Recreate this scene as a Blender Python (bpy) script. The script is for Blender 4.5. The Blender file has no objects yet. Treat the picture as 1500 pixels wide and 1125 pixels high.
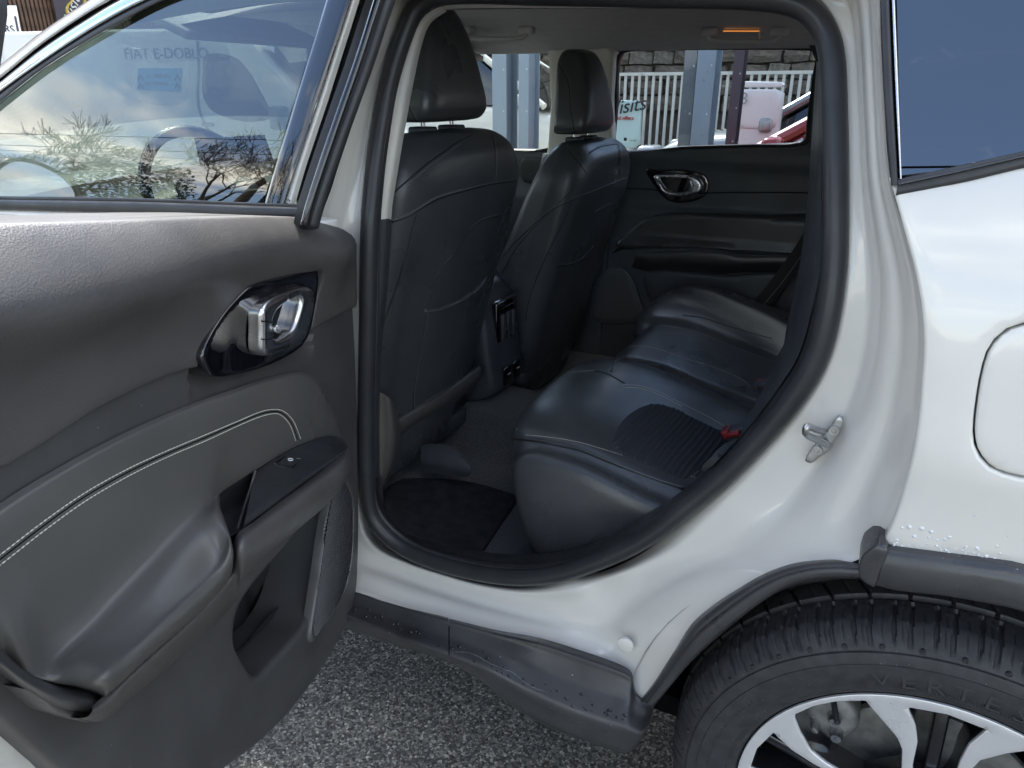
import bpy, bmesh, math, random
import numpy as np
from mathutils import Vector, Matrix
from mathutils.geometry import delaunay_2d_cdt
from mathutils.bvhtree import BVHTree

SC = bpy.context.scene
COL = SC.collection
R_ = math.radians

# ------------------------------------------------------------------ camera
CAM = np.array([0.0, -0.809, 1.288])
YAW, PIT, FPX = 0.474, 0.387, 1046.0
FW = np.array([-math.sin(YAW) * math.cos(PIT), math.cos(YAW) * math.cos(PIT), -math.sin(PIT)])
RT = np.array([math.cos(YAW), math.sin(YAW), 0.0])
UP = np.cross(RT, FW)
cd = bpy.data.cameras.new('camera')
cam = bpy.data.objects.new('camera', cd)
COL.objects.link(cam)
cam.matrix_world = Matrix(((RT[0], UP[0], -FW[0], CAM[0]), (RT[1], UP[1], -FW[1], CAM[1]), (RT[2], UP[2], -FW[2], CAM[2]), (0, 0, 0, 1)))
cd.sensor_fit = 'HORIZONTAL'
cd.sensor_width = 36.0
cd.lens = FPX / 1500.0 * 36.0
cd.clip_start = 0.02
cd.clip_end = 500.0
SC.camera = cam

# ------------------------------------------------------------------ sky, sun, exposure
SUN_EL, SUN_AZ = R_(50), R_(-42)          # azimuth measured from +Y towards +X
wd = bpy.data.worlds.new('World')
SC.world = wd
wd.use_nodes = True
nt = wd.node_tree
nt.nodes.clear()
wo = nt.nodes.new('ShaderNodeOutputWorld')
bg = nt.nodes.new('ShaderNodeBackground')
bg.inputs['Strength'].default_value = 0.12
sky = nt.nodes.new('ShaderNodeTexSky')
sky.sky_type = 'NISHITA'
sky.sun_disc = False
sky.sun_elevation = SUN_EL
sky.sun_rotation = SUN_AZ
sky.air_density = 1.0
sky.dust_density = 0.6
tc = nt.nodes.new('ShaderNodeTexCoord')
sep = nt.nodes.new('ShaderNodeSeparateXYZ')
nt.links.new(tc.outputs['Generated'], sep.inputs[0])
mx = nt.nodes.new('ShaderNodeMath'); mx.operation = 'MAXIMUM'; mx.inputs[1].default_value = 0.0
nt.links.new(sep.outputs['Z'], mx.inputs[0])
ad = nt.nodes.new('ShaderNodeMath'); ad.operation = 'ADD'; ad.inputs[1].default_value = 0.22
nt.links.new(mx.outputs[0], ad.inputs[0])
dx = nt.nodes.new('ShaderNodeMath'); dx.operation = 'DIVIDE'
dy = nt.nodes.new('ShaderNodeMath'); dy.operation = 'DIVIDE'
nt.links.new(sep.outputs['X'], dx.inputs[0]); nt.links.new(ad.outputs[0], dx.inputs[1])
nt.links.new(sep.outputs['Y'], dy.inputs[0]); nt.links.new(ad.outputs[0], dy.inputs[1])
cb = nt.nodes.new('ShaderNodeCombineXYZ')
nt.links.new(dx.outputs[0], cb.inputs[0]); nt.links.new(dy.outputs[0], cb.inputs[1])
cb.inputs[2].default_value = 48.55
cl = nt.nodes.new('ShaderNodeTexNoise')
cl.inputs['Scale'].default_value = 1.8
cl.inputs['Detail'].default_value = 6.0
cl.inputs['Roughness'].default_value = 0.56
nt.links.new(cb.outputs[0], cl.inputs['Vector'])
cr = nt.nodes.new('ShaderNodeValToRGB')
cr.color_ramp.elements[0].position = 0.485
cr.color_ramp.elements[0].color = (0, 0, 0, 1)
cr.color_ramp.elements[1].position = 0.64
cr.color_ramp.elements[1].color = (1, 1, 1, 1)
nt.links.new(cl.outputs['Fac'], cr.inputs[0])
cs = nt.nodes.new('ShaderNodeTexNoise')
cs.inputs['Scale'].default_value = 2.7
cs.inputs['Detail'].default_value = 3.0
nt.links.new(cb.outputs[0], cs.inputs['Vector'])
cr2 = nt.nodes.new('ShaderNodeValToRGB')
cr2.color_ramp.elements[0].position = 0.35
cr2.color_ramp.elements[0].color = (3.9, 4.0, 4.2, 1)
cr2.color_ramp.elements[1].position = 0.68
cr2.color_ramp.elements[1].color = (12.8, 11.9, 9.9, 1)
nt.links.new(cs.outputs['Fac'], cr2.inputs[0])
mixc = nt.nodes.new('ShaderNodeMixRGB')
nt.links.new(cr.outputs[0], mixc.inputs[0])
nt.links.new(sky.outputs[0], mixc.inputs[1])
nt.links.new(cr2.outputs[0], mixc.inputs[2])
nt.links.new(mixc.outputs[0], bg.inputs[0])
nt.links.new(bg.outputs[0], wo.inputs[0])

sl = bpy.data.lights.new('sun', 'SUN')
sl.energy = 2.4
sl.angle = R_(4.0)
sl.color = (1.0, 0.95, 0.86)
so = bpy.data.objects.new('sun', sl)
COL.objects.link(so)
SUNDIR = Vector((math.sin(SUN_AZ) * math.cos(SUN_EL), math.cos(SUN_AZ) * math.cos(SUN_EL), math.sin(SUN_EL)))
so.rotation_euler = SUNDIR.to_track_quat('Z', 'Y').to_euler()
so.location = (0, 0, 12)

SC.view_settings.view_transform = 'Standard'
SC.view_settings.look = 'None'
SC.view_settings.exposure = 1.93
SC.view_settings.gamma = 1.0
SC.view_settings.use_curve_mapping = False
SC.render.engine = 'CYCLES'
SC.cycles.max_bounces = 8
SC.cycles.transparent_max_bounces = 24
SC.cycles.diffuse_bounces = 3
SC.cycles.glossy_bounces = 3
SC.cycles.caustics_reflective = False
SC.cycles.caustics_refractive = False
SC.cycles.sample_clamp_indirect = 6.0
SC.cycles.use_denoising = True
SC.cycles.use_adaptive_sampling = True
SC.cycles.adaptive_threshold = 0.02
SC.cycles.use_light_tree = False

# ------------------------------------------------------------------ geometry helpers
def ray(px, py):
    d = FW + (px - 750.0) / FPX * RT - (py - 562.5) / FPX * UP
    return d / np.linalg.norm(d)

def on_fn(px, py, fn, t0=0.15, t1=9.0):
    """first point along the line of sight through a traced outline point where fn(P) turns positive"""
    d = ray(px, py)
    a = t0
    fa = fn(CAM + d * a)
    n = 120
    for i in range(1, n + 1):
        b = t0 + (t1 - t0) * i / n
        fb = fn(CAM + d * b)
        if fa * fb <= 0:
            for _ in range(40):
                m = 0.5 * (a + b)
                fm = fn(CAM + d * m)
                if fa * fm <= 0:
                    b = m
                else:
                    a, fa = m, fm
            return CAM + d * (0.5 * (a + b))
        a, fa = b, fb
    return CAM + d * t1

def on_y(px, py, Y):
    d = ray(px, py)
    return CAM + d * ((Y - CAM[1]) / d[1])

def on_x(px, py, X):
    d = ray(px, py)
    return CAM + d * ((X - CAM[0]) / d[0])

def on_z(px, py, Z):
    d = ray(px, py)
    return CAM + d * ((Z - CAM[2]) / d[2])

def crom(P, n, closed=False):
    """centripetal-ish Catmull-Rom through P, n samples per span; a point given twice is a corner"""
    P = np.array(P, float)
    N = len(P)
    out = []
    spans = N if closed else N - 1
    for i in range(spans):
        p1, p2 = P[i], P[(i + 1) % N]
        if np.allclose(p1, p2):
            continue
        p0 = P[i - 1] if (i > 0 or closed) else 2 * p1 - p2
        p3 = P[(i + 2) % N] if (i + 2 < N or closed) else 2 * p2 - p1
        l = np.linalg.norm(p2 - p1)
        m1 = (p2 - p0) * l / max(np.linalg.norm(p1 - p0) + l, 1e-9)
        m2 = (p3 - p1) * l / max(np.linalg.norm(p3 - p2) + l, 1e-9)
        if np.allclose(p0, p1):
            m1 = (p2 - p1) * 1.0
        if np.allclose(p3, p2):
            m2 = (p2 - p1) * 1.0
        for k in range(n):
            t = k / n
            t2, t3 = t * t, t * t * t
            out.append((2 * t3 - 3 * t2 + 1) * p1 + (t3 - 2 * t2 + t) * m1 + (-2 * t3 + 3 * t2) * p2 + (t3 - t2) * m2)
    if not closed:
        out.append(P[-1])
    return np.array(out)

def resample(P, step, closed=False):
    P = np.array(P, float)
    if closed:
        P = np.vstack([P, P[:1]])
    s = np.r_[0, np.cumsum(np.linalg.norm(np.diff(P, axis=0), axis=1))]
    n = max(3, int(round(s[-1] / step)))
    t = np.linspace(0, s[-1], n + 1)
    if closed:
        t = t[:-1]
    return np.stack([np.interp(t, s, P[:, k]) for k in range(P.shape[1])], 1)

def mesh_obj(name, verts, faces, mat=None, parent=None, smooth=True, angle=None, fix=False):
    me = bpy.data.meshes.new(name)
    me.from_pydata([tuple(float(c) for c in v) for v in verts], [], [tuple(int(i) for i in f) for f in faces])
    if fix:
        bm = bmesh.new(); bm.from_mesh(me)
        bmesh.ops.remove_doubles(bm, verts=bm.verts, dist=1e-5)
        bmesh.ops.recalc_face_normals(bm, faces=bm.faces)
        bm.to_mesh(me); bm.free()
    if smooth:
        me.polygons.foreach_set('use_smooth', [True] * len(me.polygons))
        if angle:
            try:
                me.set_sharp_from_angle(angle=R_(angle))
            except Exception:
                pass
    me.update()
    o = bpy.data.objects.new(name, me)
    COL.objects.link(o)
    if mat is not None:
        me.materials.append(M[mat] if isinstance(mat, str) else mat)
    if parent is not None:
        o.parent = parent
    return o

def tag(o, label=None, cat=None, group=None, kind=None):
    if label: o['label'] = label
    if cat: o['category'] = cat
    if group: o['group'] = group
    if kind: o['kind'] = kind
    return o

def empty(name, loc=(0, 0, 0), label=None, cat=None, group=None, parent=None):
    o = bpy.data.objects.new(name, None)
    COL.objects.link(o)
    o.location = loc
    o.empty_display_size = 0.1
    if parent is not None:
        o.parent = parent
    return tag(o, label, cat, group)

class MB:
    """collects solids of ONE part"""
    def __init__(s): s.v = []; s.f = []
    def add(s, v, f):
        b = len(s.v)
        s.v += [tuple(p) for p in v]
        s.f += [tuple(b + i for i in q) for q in f]
        return s
    def box(s, c, d, M3=None, bev=0.0):
        c = np.array(c, float); h = np.array(d, float) / 2
        if bev <= 0:
            pts = [np.array([x, y, z]) * h for x in (-1, 1) for y in (-1, 1) for z in (-1, 1)]
            fs = [(0, 1, 3, 2), (4, 6, 7, 5), (0, 4, 5, 1), (2, 3, 7, 6), (0, 2, 6, 4), (1, 5, 7, 3)]
        else:
            bm = bmesh.new()
            bmesh.ops.create_cube(bm, size=1.0)
            for v in bm.verts: v.co = Vector((v.co.x * 2 * h[0], v.co.y * 2 * h[1], v.co.z * 2 * h[2]))
            bmesh.ops.bevel(bm, geom=bm.edges[:], offset=bev, segments=3, profile=0.5, affect='EDGES')
            bm.verts.index_update()
            pts = [np.array(v.co) for v in bm.verts]
            fs = [tuple(v.index for v in f.verts) for f in bm.faces]
            bm.free()
        if M3 is not None:
            pts = [np.array(M3) @ p for p in pts]
        return s.add([p + c for p in pts], fs)
    def tube(s, P, r, seg=8, closed=False, cap=True, flat=None, upv=None):
        P = np.array(P, float); n = len(P)
        rr = np.full(n, r) if np.isscalar(r) else np.array(r, float)
        T = np.zeros_like(P)
        for i in range(n):
            a = P[(i - 1) % n] if (closed or i > 0) else P[i]
            b = P[(i + 1) % n] if (closed or i < n - 1) else P[i]
            T[i] = (b - a) / max(np.linalg.norm(b - a), 1e-9)
        u = np.array(upv, float) if upv is not None else np.array([0.0, 0.0, 1.0])
        if upv is None and abs(T[0] @ u) > 0.9: u = np.array([1.0, 0, 0])
        vs = []; fs = []
        for i in range(n):
            if upv is not None: u = np.array(upv, float)
            a = u - T[i] * (u @ T[i]); a /= max(np.linalg.norm(a), 1e-9)
            b = np.cross(T[i], a); u = a
            for k in range(seg):
                th = 2 * math.pi * k / seg
                fa, fb = (1, 1) if flat is None else flat
                vs.append(P[i] + rr[i] * (fa * math.cos(th) * a + fb * math.sin(th) * b))
        for i in range(n if closed else n - 1):
            j = (i + 1) % n
            for k in range(seg):
                l = (k + 1) % seg
                fs.append((i * seg + k, i * seg + l, j * seg + l, j * seg + k))
        if cap and not closed:
            fs.append(tuple(range(seg))[::-1]); fs.append(tuple((n - 1) * seg + k for k in range(seg)))
        return s.add(vs, fs)
    def lathe(s, prof, c=(0, 0, 0), seg=48, axis='Y', a0=0, a1=2 * math.pi):
        """prof: list of (radius, height along axis)"""
        full = abs(a1 - a0 - 2 * math.pi) < 1e-6
        vs = []; fs = []; m = len(prof); ns = seg if full else seg + 1
        for i in range(ns):
            th = a0 + (a1 - a0) * i / seg
            for r, h in prof:
                if axis == 'Y': p = (r * math.cos(th), h, r * math.sin(th))
                elif axis == 'Z': p = (r * math.cos(th), r * math.sin(th), h)
                else: p = (h, r * math.cos(th), r * math.sin(th))
                vs.append((p[0] + c[0], p[1] + c[1], p[2] + c[2]))
        for i in range(seg):
            j = (i + 1) % ns
            for k in range(m - 1):
                fs.append((i * m + k, i * m + k + 1, j * m + k + 1, j * m + k))
        return s.add(vs, fs)
    def prism(s, poly, lift, h0, h1):
        """2-D outline -> lift(u, v, h) solid, n-gon caps"""
        n = len(poly)
        vs = [lift(u, v, h0) for u, v in poly] + [lift(u, v, h1) for u, v in poly]
        fs = [tuple(range(n))[::-1], tuple(range(n, 2 * n))]
        for i in range(n):
            j = (i + 1) % n
            fs.append((i, j, n + j, n + i))
        return s.add(vs, fs)
    def build(s, name, mat, parent=None, smooth=True, angle=40, fix=True):
        return mesh_obj(name, s.v, s.f, mat, parent, smooth, angle, fix)

def grid_faces(a, b, closed_a=False):
    fs = []
    for i in range(a if closed_a else a - 1):
        j = (i + 1) % a
        for k in range(b - 1):
            fs.append((i * b + k, i * b + k + 1, j * b + k + 1, j * b + k))
    return fs

def loft(rows, na=6, nb=6, closed=False):
    """rows[i][k] 3-D control points -> smooth grid (verts array A x B x 3)"""
    rows = np.array(rows, float)
    cols = np.array([crom(rows[:, k], na, closed) for k in range(rows.shape[1])])      # K x A x 3
    g = np.array([crom(cols[:, a], nb) for a in range(cols.shape[1])])                  # A x B x 3
    return g

def loft_obj(name, rows, mat, parent=None, na=6, nb=6, closed=False, thick=0.0, angle=None):
    g = loft(rows, na, nb, closed)
    A, B, _ = g.shape
    v = g.reshape(-1, 3)
    o = mesh_obj(name, v, grid_faces(A, B, closed), mat, parent, True, angle)
    if thick:
        m = o.modifiers.new('solid', 'SOLIDIFY'); m.thickness = thick; m.offset = -1
    return o

def poly_dist(pts, poly):
    pts = np.asarray(pts, float); poly = np.asarray(poly, float)
    a = poly; b = np.roll(poly, -1, axis=0)
    best = np.full(len(pts), 1e9)
    for i in range(len(a)):
        ab = b[i] - a[i]
        t = np.clip(((pts - a[i]) @ ab) / max(ab @ ab, 1e-12), 0, 1)
        d = np.linalg.norm(pts - (a[i] + t[:, None] * ab), axis=1)
        best = np.minimum(best, d)
    return best

def inside(pts, poly):
    pts = np.asarray(pts, float); poly = np.asarray(poly, float)
    x, y = pts[:, 0], pts[:, 1]
    c = np.zeros(len(pts), bool)
    j = len(poly) - 1
    for i in range(len(poly)):
        xi, yi = poly[i]; xj, yj = poly[j]
        if yi != yj:
            k = ((yi > y) != (yj > y)) & (x < (xj - xi) * (y - yi) / (yj - yi) + xi)
            c ^= k
        j = i
    return c

def patch(name, outline, lift, mat, parent=None, res=0.01, prof=None, depth=0.0, holes=(), hole_depth=None, hfun=None, extra=None, smooth_angle=38):
    """sheet with a traced outline. lift(u,v,h)->P, prof(d) height from distance to edge, skirts of the given depth, holes cut through"""
    out = resample(outline, res, True)
    if (np.sum(out[:, 0] * np.roll(out[:, 1], -1) - np.roll(out[:, 0], -1) * out[:, 1])) < 0:
        out = out[::-1]
    hs = [resample(h, res, True) for h in holes]
    lo, hi = out.min(0), out.max(0)
    gx = np.arange(lo[0], hi[0], res); gy = np.arange(lo[1], hi[1], res * 0.87)
    G = np.array([(x + (0.5 * res if (j % 2) else 0), y) for j, y in enumerate(gy) for x in gx])
    er = getattr(prof, 'r', 0.0) if prof else 0.0
    mg = er + 0.5 * res if er else 0.45 * res
    def keep(Q, mm):
        k_ = inside(Q, out) & (poly_dist(Q, out) > mm)
        for h in hs:
            k_ &= ~inside(Q, h) & (poly_dist(Q, h) > mm)
        return Q[k_]
    if len(G):
        G = keep(G, mg)
    if er:      # rings of points that follow the rounded edge
        for L in [out] + hs:
            tg = np.roll(L, -1, 0) - np.roll(L, 1, 0)
            nn = np.stack([-tg[:, 1], tg[:, 0]], 1) / np.maximum(np.linalg.norm(tg, axis=1), 1e-9)[:, None]
            for f in (0.10, 0.35, 1.0):
                for sg in (1, -1):
                    Q = keep(L + nn * (sg * er * f), er * f * 0.93)
                    if len(Q): G = np.vstack([G, Q]) if len(G) else Q
    V = [out] + hs + [G] if len(G) else [out] + hs
    V2 = np.vstack(V)
    E = []; b = 0
    for L in [out] + hs:
        n = len(L)
        E += [(b + i, b + (i + 1) % n) for i in range(n)]
        b += n
    nb_ = b
    r = delaunay_2d_cdt([Vector(p) for p in V2], E, [], 1, 1e-7)
    vv = np.array([tuple(p) for p in r[0]]); ff = [tuple(f) for f in r[2]]
    if hs:
        cen = np.array([vv[list(f)].mean(0) for f in ff])
        bad = np.zeros(len(ff), bool)
        for h in hs: bad |= inside(cen, h)
        ff = [f for f, k in zip(ff, bad) if not k]
    d = poly_dist(vv, out)
    for h in hs: d = np.minimum(d, poly_dist(vv, h))
    hh = np.array([prof(x) for x in d]) if prof else np.zeros(len(vv))
    if hfun is not None:
        hh = hh + np.array([hfun(u, v) for u, v in vv])
    P = [lift(u, v, h) for (u, v), h in zip(vv, hh)]
    F = list(ff)
    if depth:
        cnt = {}
        for f in ff:
            for i in range(len(f)):
                e = (f[i], f[(i + 1) % len(f)])
                k = (min(e), max(e))
                cnt.setdefault(k, []).append(e)
        mp = {}
        for k, es in cnt.items():
            if len(es) == 1:
                a, c = es[0]
                for q in (a, c):
                    if q not in mp:
                        mp[q] = len(P)
                        P.append(lift(vv[q][0], vv[q][1], hh[q] - depth))
                F.append((c, a, mp[a], mp[c]))
    return mesh_obj(name, P, F, mat, parent, True, smooth_angle)

def rnd_prof(r, top=None):
    """rounded edge of radius r"""
    def f(d):
        if d >= r: return 0.0
        return -(r - math.sqrt(max(r * r - (r - d) ** 2, 0.0)))
    f.r = r
    return f

def bvh_of(o):
    me = o.data
    return BVHTree.FromPolygons([o.matrix_world @ v.co if False else v.co for v in me.vertices], [p.vertices[:] for p in me.polygons])

def cast(px, py, bvh, lift=0.0):
    d = Vector(ray(px, py))
    loc, nor, idx, dist = bvh.ray_cast(Vector(CAM), d)
    if loc is None: return None
    if nor.dot(d) > 0: nor = -nor
    return np.array(loc + nor * lift)

def cast_line(pts, bvh, lift=0.0, n=6):
    C = crom(np.array(pts, float), n)
    out = [cast(x, y, bvh, lift) for x, y in C]
    return [p for p in out if p is not None]

def stitches(name, P, parent, mat='thread', step=0.006, frac=0.62, r=0.0007):
    """a row of thread stitches along the polyline P, one part"""
    P = resample(np.array(P), step)
    mb = MB()
    for i in range(len(P) - 1):
        a = P[i]; b = P[i] + (P[i + 1] - P[i]) * frac
        mb.tube([a, 0.5 * (a + b), b], [r * 0.6, r, r * 0.6], 5)
    return mb.build(name, mat, parent, True, None, False)
# ------------------------------------------------------------------ materials
M = {}
def mat(name, color=(0.5, 0.5, 0.5), rough=0.5, metal=0.0, coat=0.0, spec=0.5, noise=None, bump=None, rvar=None, sheen=0.0, coatr=0.03):
    """noise=(scale, amount, detail): colour variation; bump=(kind, scale, strength, dist); rvar=(scale, amount): gloss variation"""
    m = bpy.data.materials.new(name)
    m.use_nodes = True
    t = m.node_tree
    b = t.nodes['Principled BSDF']
    b.inputs['Base Color'].default_value = (*color, 1)
    b.inputs['Roughness'].default_value = rough
    b.inputs['Metallic'].default_value = metal
    b.inputs['Coat Weight'].default_value = coat
    b.inputs['Coat Roughness'].default_value = coatr
    b.inputs['Specular IOR Level'].default_value = spec
    b.inputs['Sheen Weight'].default_value = sheen
    co = t.nodes.new('ShaderNodeTexCoord')
    if noise:
        n = t.nodes.new('ShaderNodeTexNoise')
        n.inputs['Scale'].default_value = noise[0]
        n.inputs['Detail'].default_value = noise[2] if len(noise) > 2 else 5
        t.links.new(co.outputs['Object'], n.inputs['Vector'])
        r = t.nodes.new('ShaderNodeValToRGB')
        lo = tuple(max(0, c * (1 - noise[1])) for c in color); hi = tuple(min(1, c * (1 + noise[1])) for c in color)
        r.color_ramp.elements[0].position = 0.3; r.color_ramp.elements[0].color = (*lo, 1)
        r.color_ramp.elements[1].position = 0.7; r.color_ramp.elements[1].color = (*hi, 1)
        t.links.new(n.outputs['Fac'], r.inputs[0]); t.links.new(r.outputs[0], b.inputs['Base Color'])
    if rvar:
        n = t.nodes.new('ShaderNodeTexNoise')
        n.inputs['Scale'].default_value = rvar[0]; n.inputs['Detail'].default_value = 3
        t.links.new(co.outputs['Object'], n.inputs['Vector'])
        mr = t.nodes.new('ShaderNodeMapRange')
        mr.inputs['From Min'].default_value = 0.3; mr.inputs['From Max'].default_value = 0.7
        mr.inputs['To Min'].default_value = max(0.02, rough - rvar[1]); mr.inputs['To Max'].default_value = min(1, rough + rvar[1])
        t.links.new(n.outputs['Fac'], mr.inputs['Value']); t.links.new(mr.outputs[0], b.inputs['Roughness'])
    if bump:
        kind, sc, st, dist = bump
        if kind == 'voronoi':
            n = t.nodes.new('ShaderNodeTexVoronoi'); n.feature = 'DISTANCE_TO_EDGE' if False else 'F1'; out = 'Distance'
        else:
            n = t.nodes.new('ShaderNodeTexNoise'); n.inputs['Detail'].default_value = 2; out = 'Fac'
        n.inputs['Scale'].default_value = sc
        t.links.new(co.outputs['Object'], n.inputs['Vector'])
        bp = t.nodes.new('ShaderNodeBump')
        bp.inputs['Strength'].default_value = st; bp.inputs['Distance'].default_value = dist
        t.links.new(n.outputs[out], bp.inputs['Height']); t.links.new(bp.outputs[0], b.inputs['Normal'])
    M[name] = m
    return m

mat('paint', (0.655, 0.640, 0.602), 0.3, 0.0, 1.0, 0.5, noise=(9, 0.015, 3), coatr=0.02)
mat('soft_black', (0.0740, 0.0710, 0.0700), 0.4, spec=0.6, noise=(14, 0.12, 4), bump=('voronoi', 520, 0.35, 0.0006), rvar=(16, 0.06))
mat('mid_black', (0.0600, 0.0590, 0.0600), 0.46, spec=0.45, noise=(10, 0.18, 5), bump=('noise', 900, 0.25, 0.0004), rvar=(9, 0.07))
mat('leather', (0.0400, 0.0410, 0.0440), 0.36, spec=0.5, noise=(12, 0.10, 4), bump=('voronoi', 640, 0.22, 0.0005), rvar=(12, 0.06))
mat('pad_leather', (0.0880, 0.0860, 0.0830), 0.32, spec=0.5, noise=(8, 0.08, 4), bump=('voronoi', 900, 0.15, 0.0003), rvar=(7, 0.06))
mat('seat_leather', (0.0540, 0.0570, 0.0630), 0.32, spec=0.5, noise=(9, 0.15, 4), bump=('voronoi', 420, 0.28, 0.0006), rvar=(8, 0.08))
mat('seat_fabric', (0.0400, 0.0430, 0.0520), 0.85, spec=0.2, bump=('noise', 700, 0.6, 0.0008))
mat('int_black', (0.050, 0.055, 0.064), 0.46, spec=0.4, noise=(8, 0.2, 4), bump=('noise', 500, 0.25, 0.0005), rvar=(10, 0.08))
mat('dark_trim', (0.0300, 0.0310, 0.0340), 0.4, spec=0.4, noise=(12, 0.25, 6), rvar=(18, 0.12), bump=('noise', 600, 0.2, 0.0005))
mat('cladding', (0.042, 0.042, 0.045), 0.4, spec=0.45, noise=(7, 0.35, 8), rvar=(9, 0.2), bump=('noise', 420, 0.25, 0.0006))
mat('rubber', (0.0300, 0.0310, 0.0340), 0.36, spec=0.35, noise=(16, 0.2, 5), rvar=(14, 0.08), bump=('noise', 300, 0.15, 0.0005))
mat('tyre_rubber', (0.0320, 0.0320, 0.0350), 0.55, spec=0.35, noise=(60, 0.25, 8), bump=('noise', 420, 0.4, 0.0006), rvar=(20, 0.1))
mat('tyre_letter', (0.0360, 0.0360, 0.0390), 0.45, spec=0.4)
mat('piano', (0.004, 0.004, 0.006), 0.04, coat=1.0, spec=0.6)
mat('satin_metal', (0.62, 0.63, 0.65), 0.26, 1.0, rvar=(30, 0.05))
mat('chrome', (0.78, 0.80, 0.84), 0.07, 1.0)
mat('machined', (0.80, 0.80, 0.81), 0.32, 0.55, rvar=(25, 0.06))
mat('rim_black', (0.010, 0.010, 0.012), 0.25, coat=0.8, spec=0.5)
mat('steel', (0.45, 0.46, 0.47), 0.38, 1.0, noise=(60, 0.2, 4), rvar=(60, 0.12))
mat('cast_iron', (0.26, 0.26, 0.25), 0.6, 0.6, noise=(40, 0.3, 5))
mat('headliner', (0.5600, 0.5600, 0.5700), 0.95, spec=0.1, noise=(30, 0.05), bump=('noise', 900, 0.4, 0.0006))
mat('trim_light', (0.7600, 0.7450, 0.7000), 0.6, spec=0.35, bump=('noise', 700, 0.2, 0.0005))
mat('carpet', (0.0620, 0.0660, 0.0760), 1.0, spec=0.05, noise=(260, 0.6, 3), bump=('noise', 420, 1.0, 0.004), sheen=0.3)
mat('mat_rubber', (0.0240, 0.0260, 0.0330), 0.9, spec=0.15, noise=(40, 0.3), bump=('noise', 500, 0.7, 0.0015))
mat('thread', (0.62, 0.60, 0.54), 0.8, spec=0.2)
mat('thread_dark', (0.1700, 0.1800, 0.1900), 0.75, spec=0.3)
mat('grille', (0.07, 0.07, 0.074), 0.5, spec=0.4)
mat('black_void', (0.006, 0.006, 0.007), 0.9, spec=0.1)
mat('red_button', (0.2200, 0.0120, 0.0150), 0.45)
mat('belt_web', (0.016, 0.017, 0.020), 0.75, bump=('noise', 800, 0.5, 0.0006))
mat('white_print', (0.8, 0.8, 0.8), 0.5)
mat('black_print', (0.02, 0.02, 0.025), 0.5)
mat('screen', (0.02, 0.022, 0.03), 0.12, spec=0.5)

def glass_mat(name, tint, f0=0.045, boost=1.0, gcol=(1, 1, 1)):
    m = bpy.data.materials.new(name); m.use_nodes = True
    t = m.node_tree; t.nodes.clear()
    o = t.nodes.new('ShaderNodeOutputMaterial')
    tr = t.nodes.new('ShaderNodeBsdfTransparent'); tr.inputs[0].default_value = (*tint, 1)
    gl = t.nodes.new('ShaderNodeBsdfGlossy'); gl.inputs['Roughness'].default_value = 0.0; gl.inputs[0].default_value = (*gcol, 1)
    lw = t.nodes.new('ShaderNodeLayerWeight'); lw.inputs['Blend'].default_value = 0.5
    pw = t.nodes.new('ShaderNodeMath'); pw.operation = 'POWER'; pw.inputs[1].default_value = 4.2
    t.links.new(lw.outputs['Facing'], pw.inputs[0])
    ma = t.nodes.new('ShaderNodeMath'); ma.operation = 'MULTIPLY_ADD'
    ma.inputs[1].default_value = (1 - f0) * boost; ma.inputs[2].default_value = f0; ma.use_clamp = True
    t.links.new(pw.outputs[0], ma.inputs[0])
    mix = t.nodes.new('ShaderNodeMixShader')
    t.links.new(ma.outputs[0], mix.inputs[0]); t.links.new(tr.outputs[0], mix.inputs[1]); t.links.new(gl.outputs[0], mix.inputs[2])
    t.links.new(mix.outputs[0], o.inputs[0])
    M[name] = m
glass_mat('glass_clear', (0.86, 0.92, 0.89), 0.05)
glass_mat('glass_front', (0.215, 0.25, 0.215), 0.135)
glass_mat('glass_privacy', (0.60, 0.66, 0.70), 0.05)
glass_mat('glass_dark', (0.006, 0.007, 0.009), 0.20)

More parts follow.
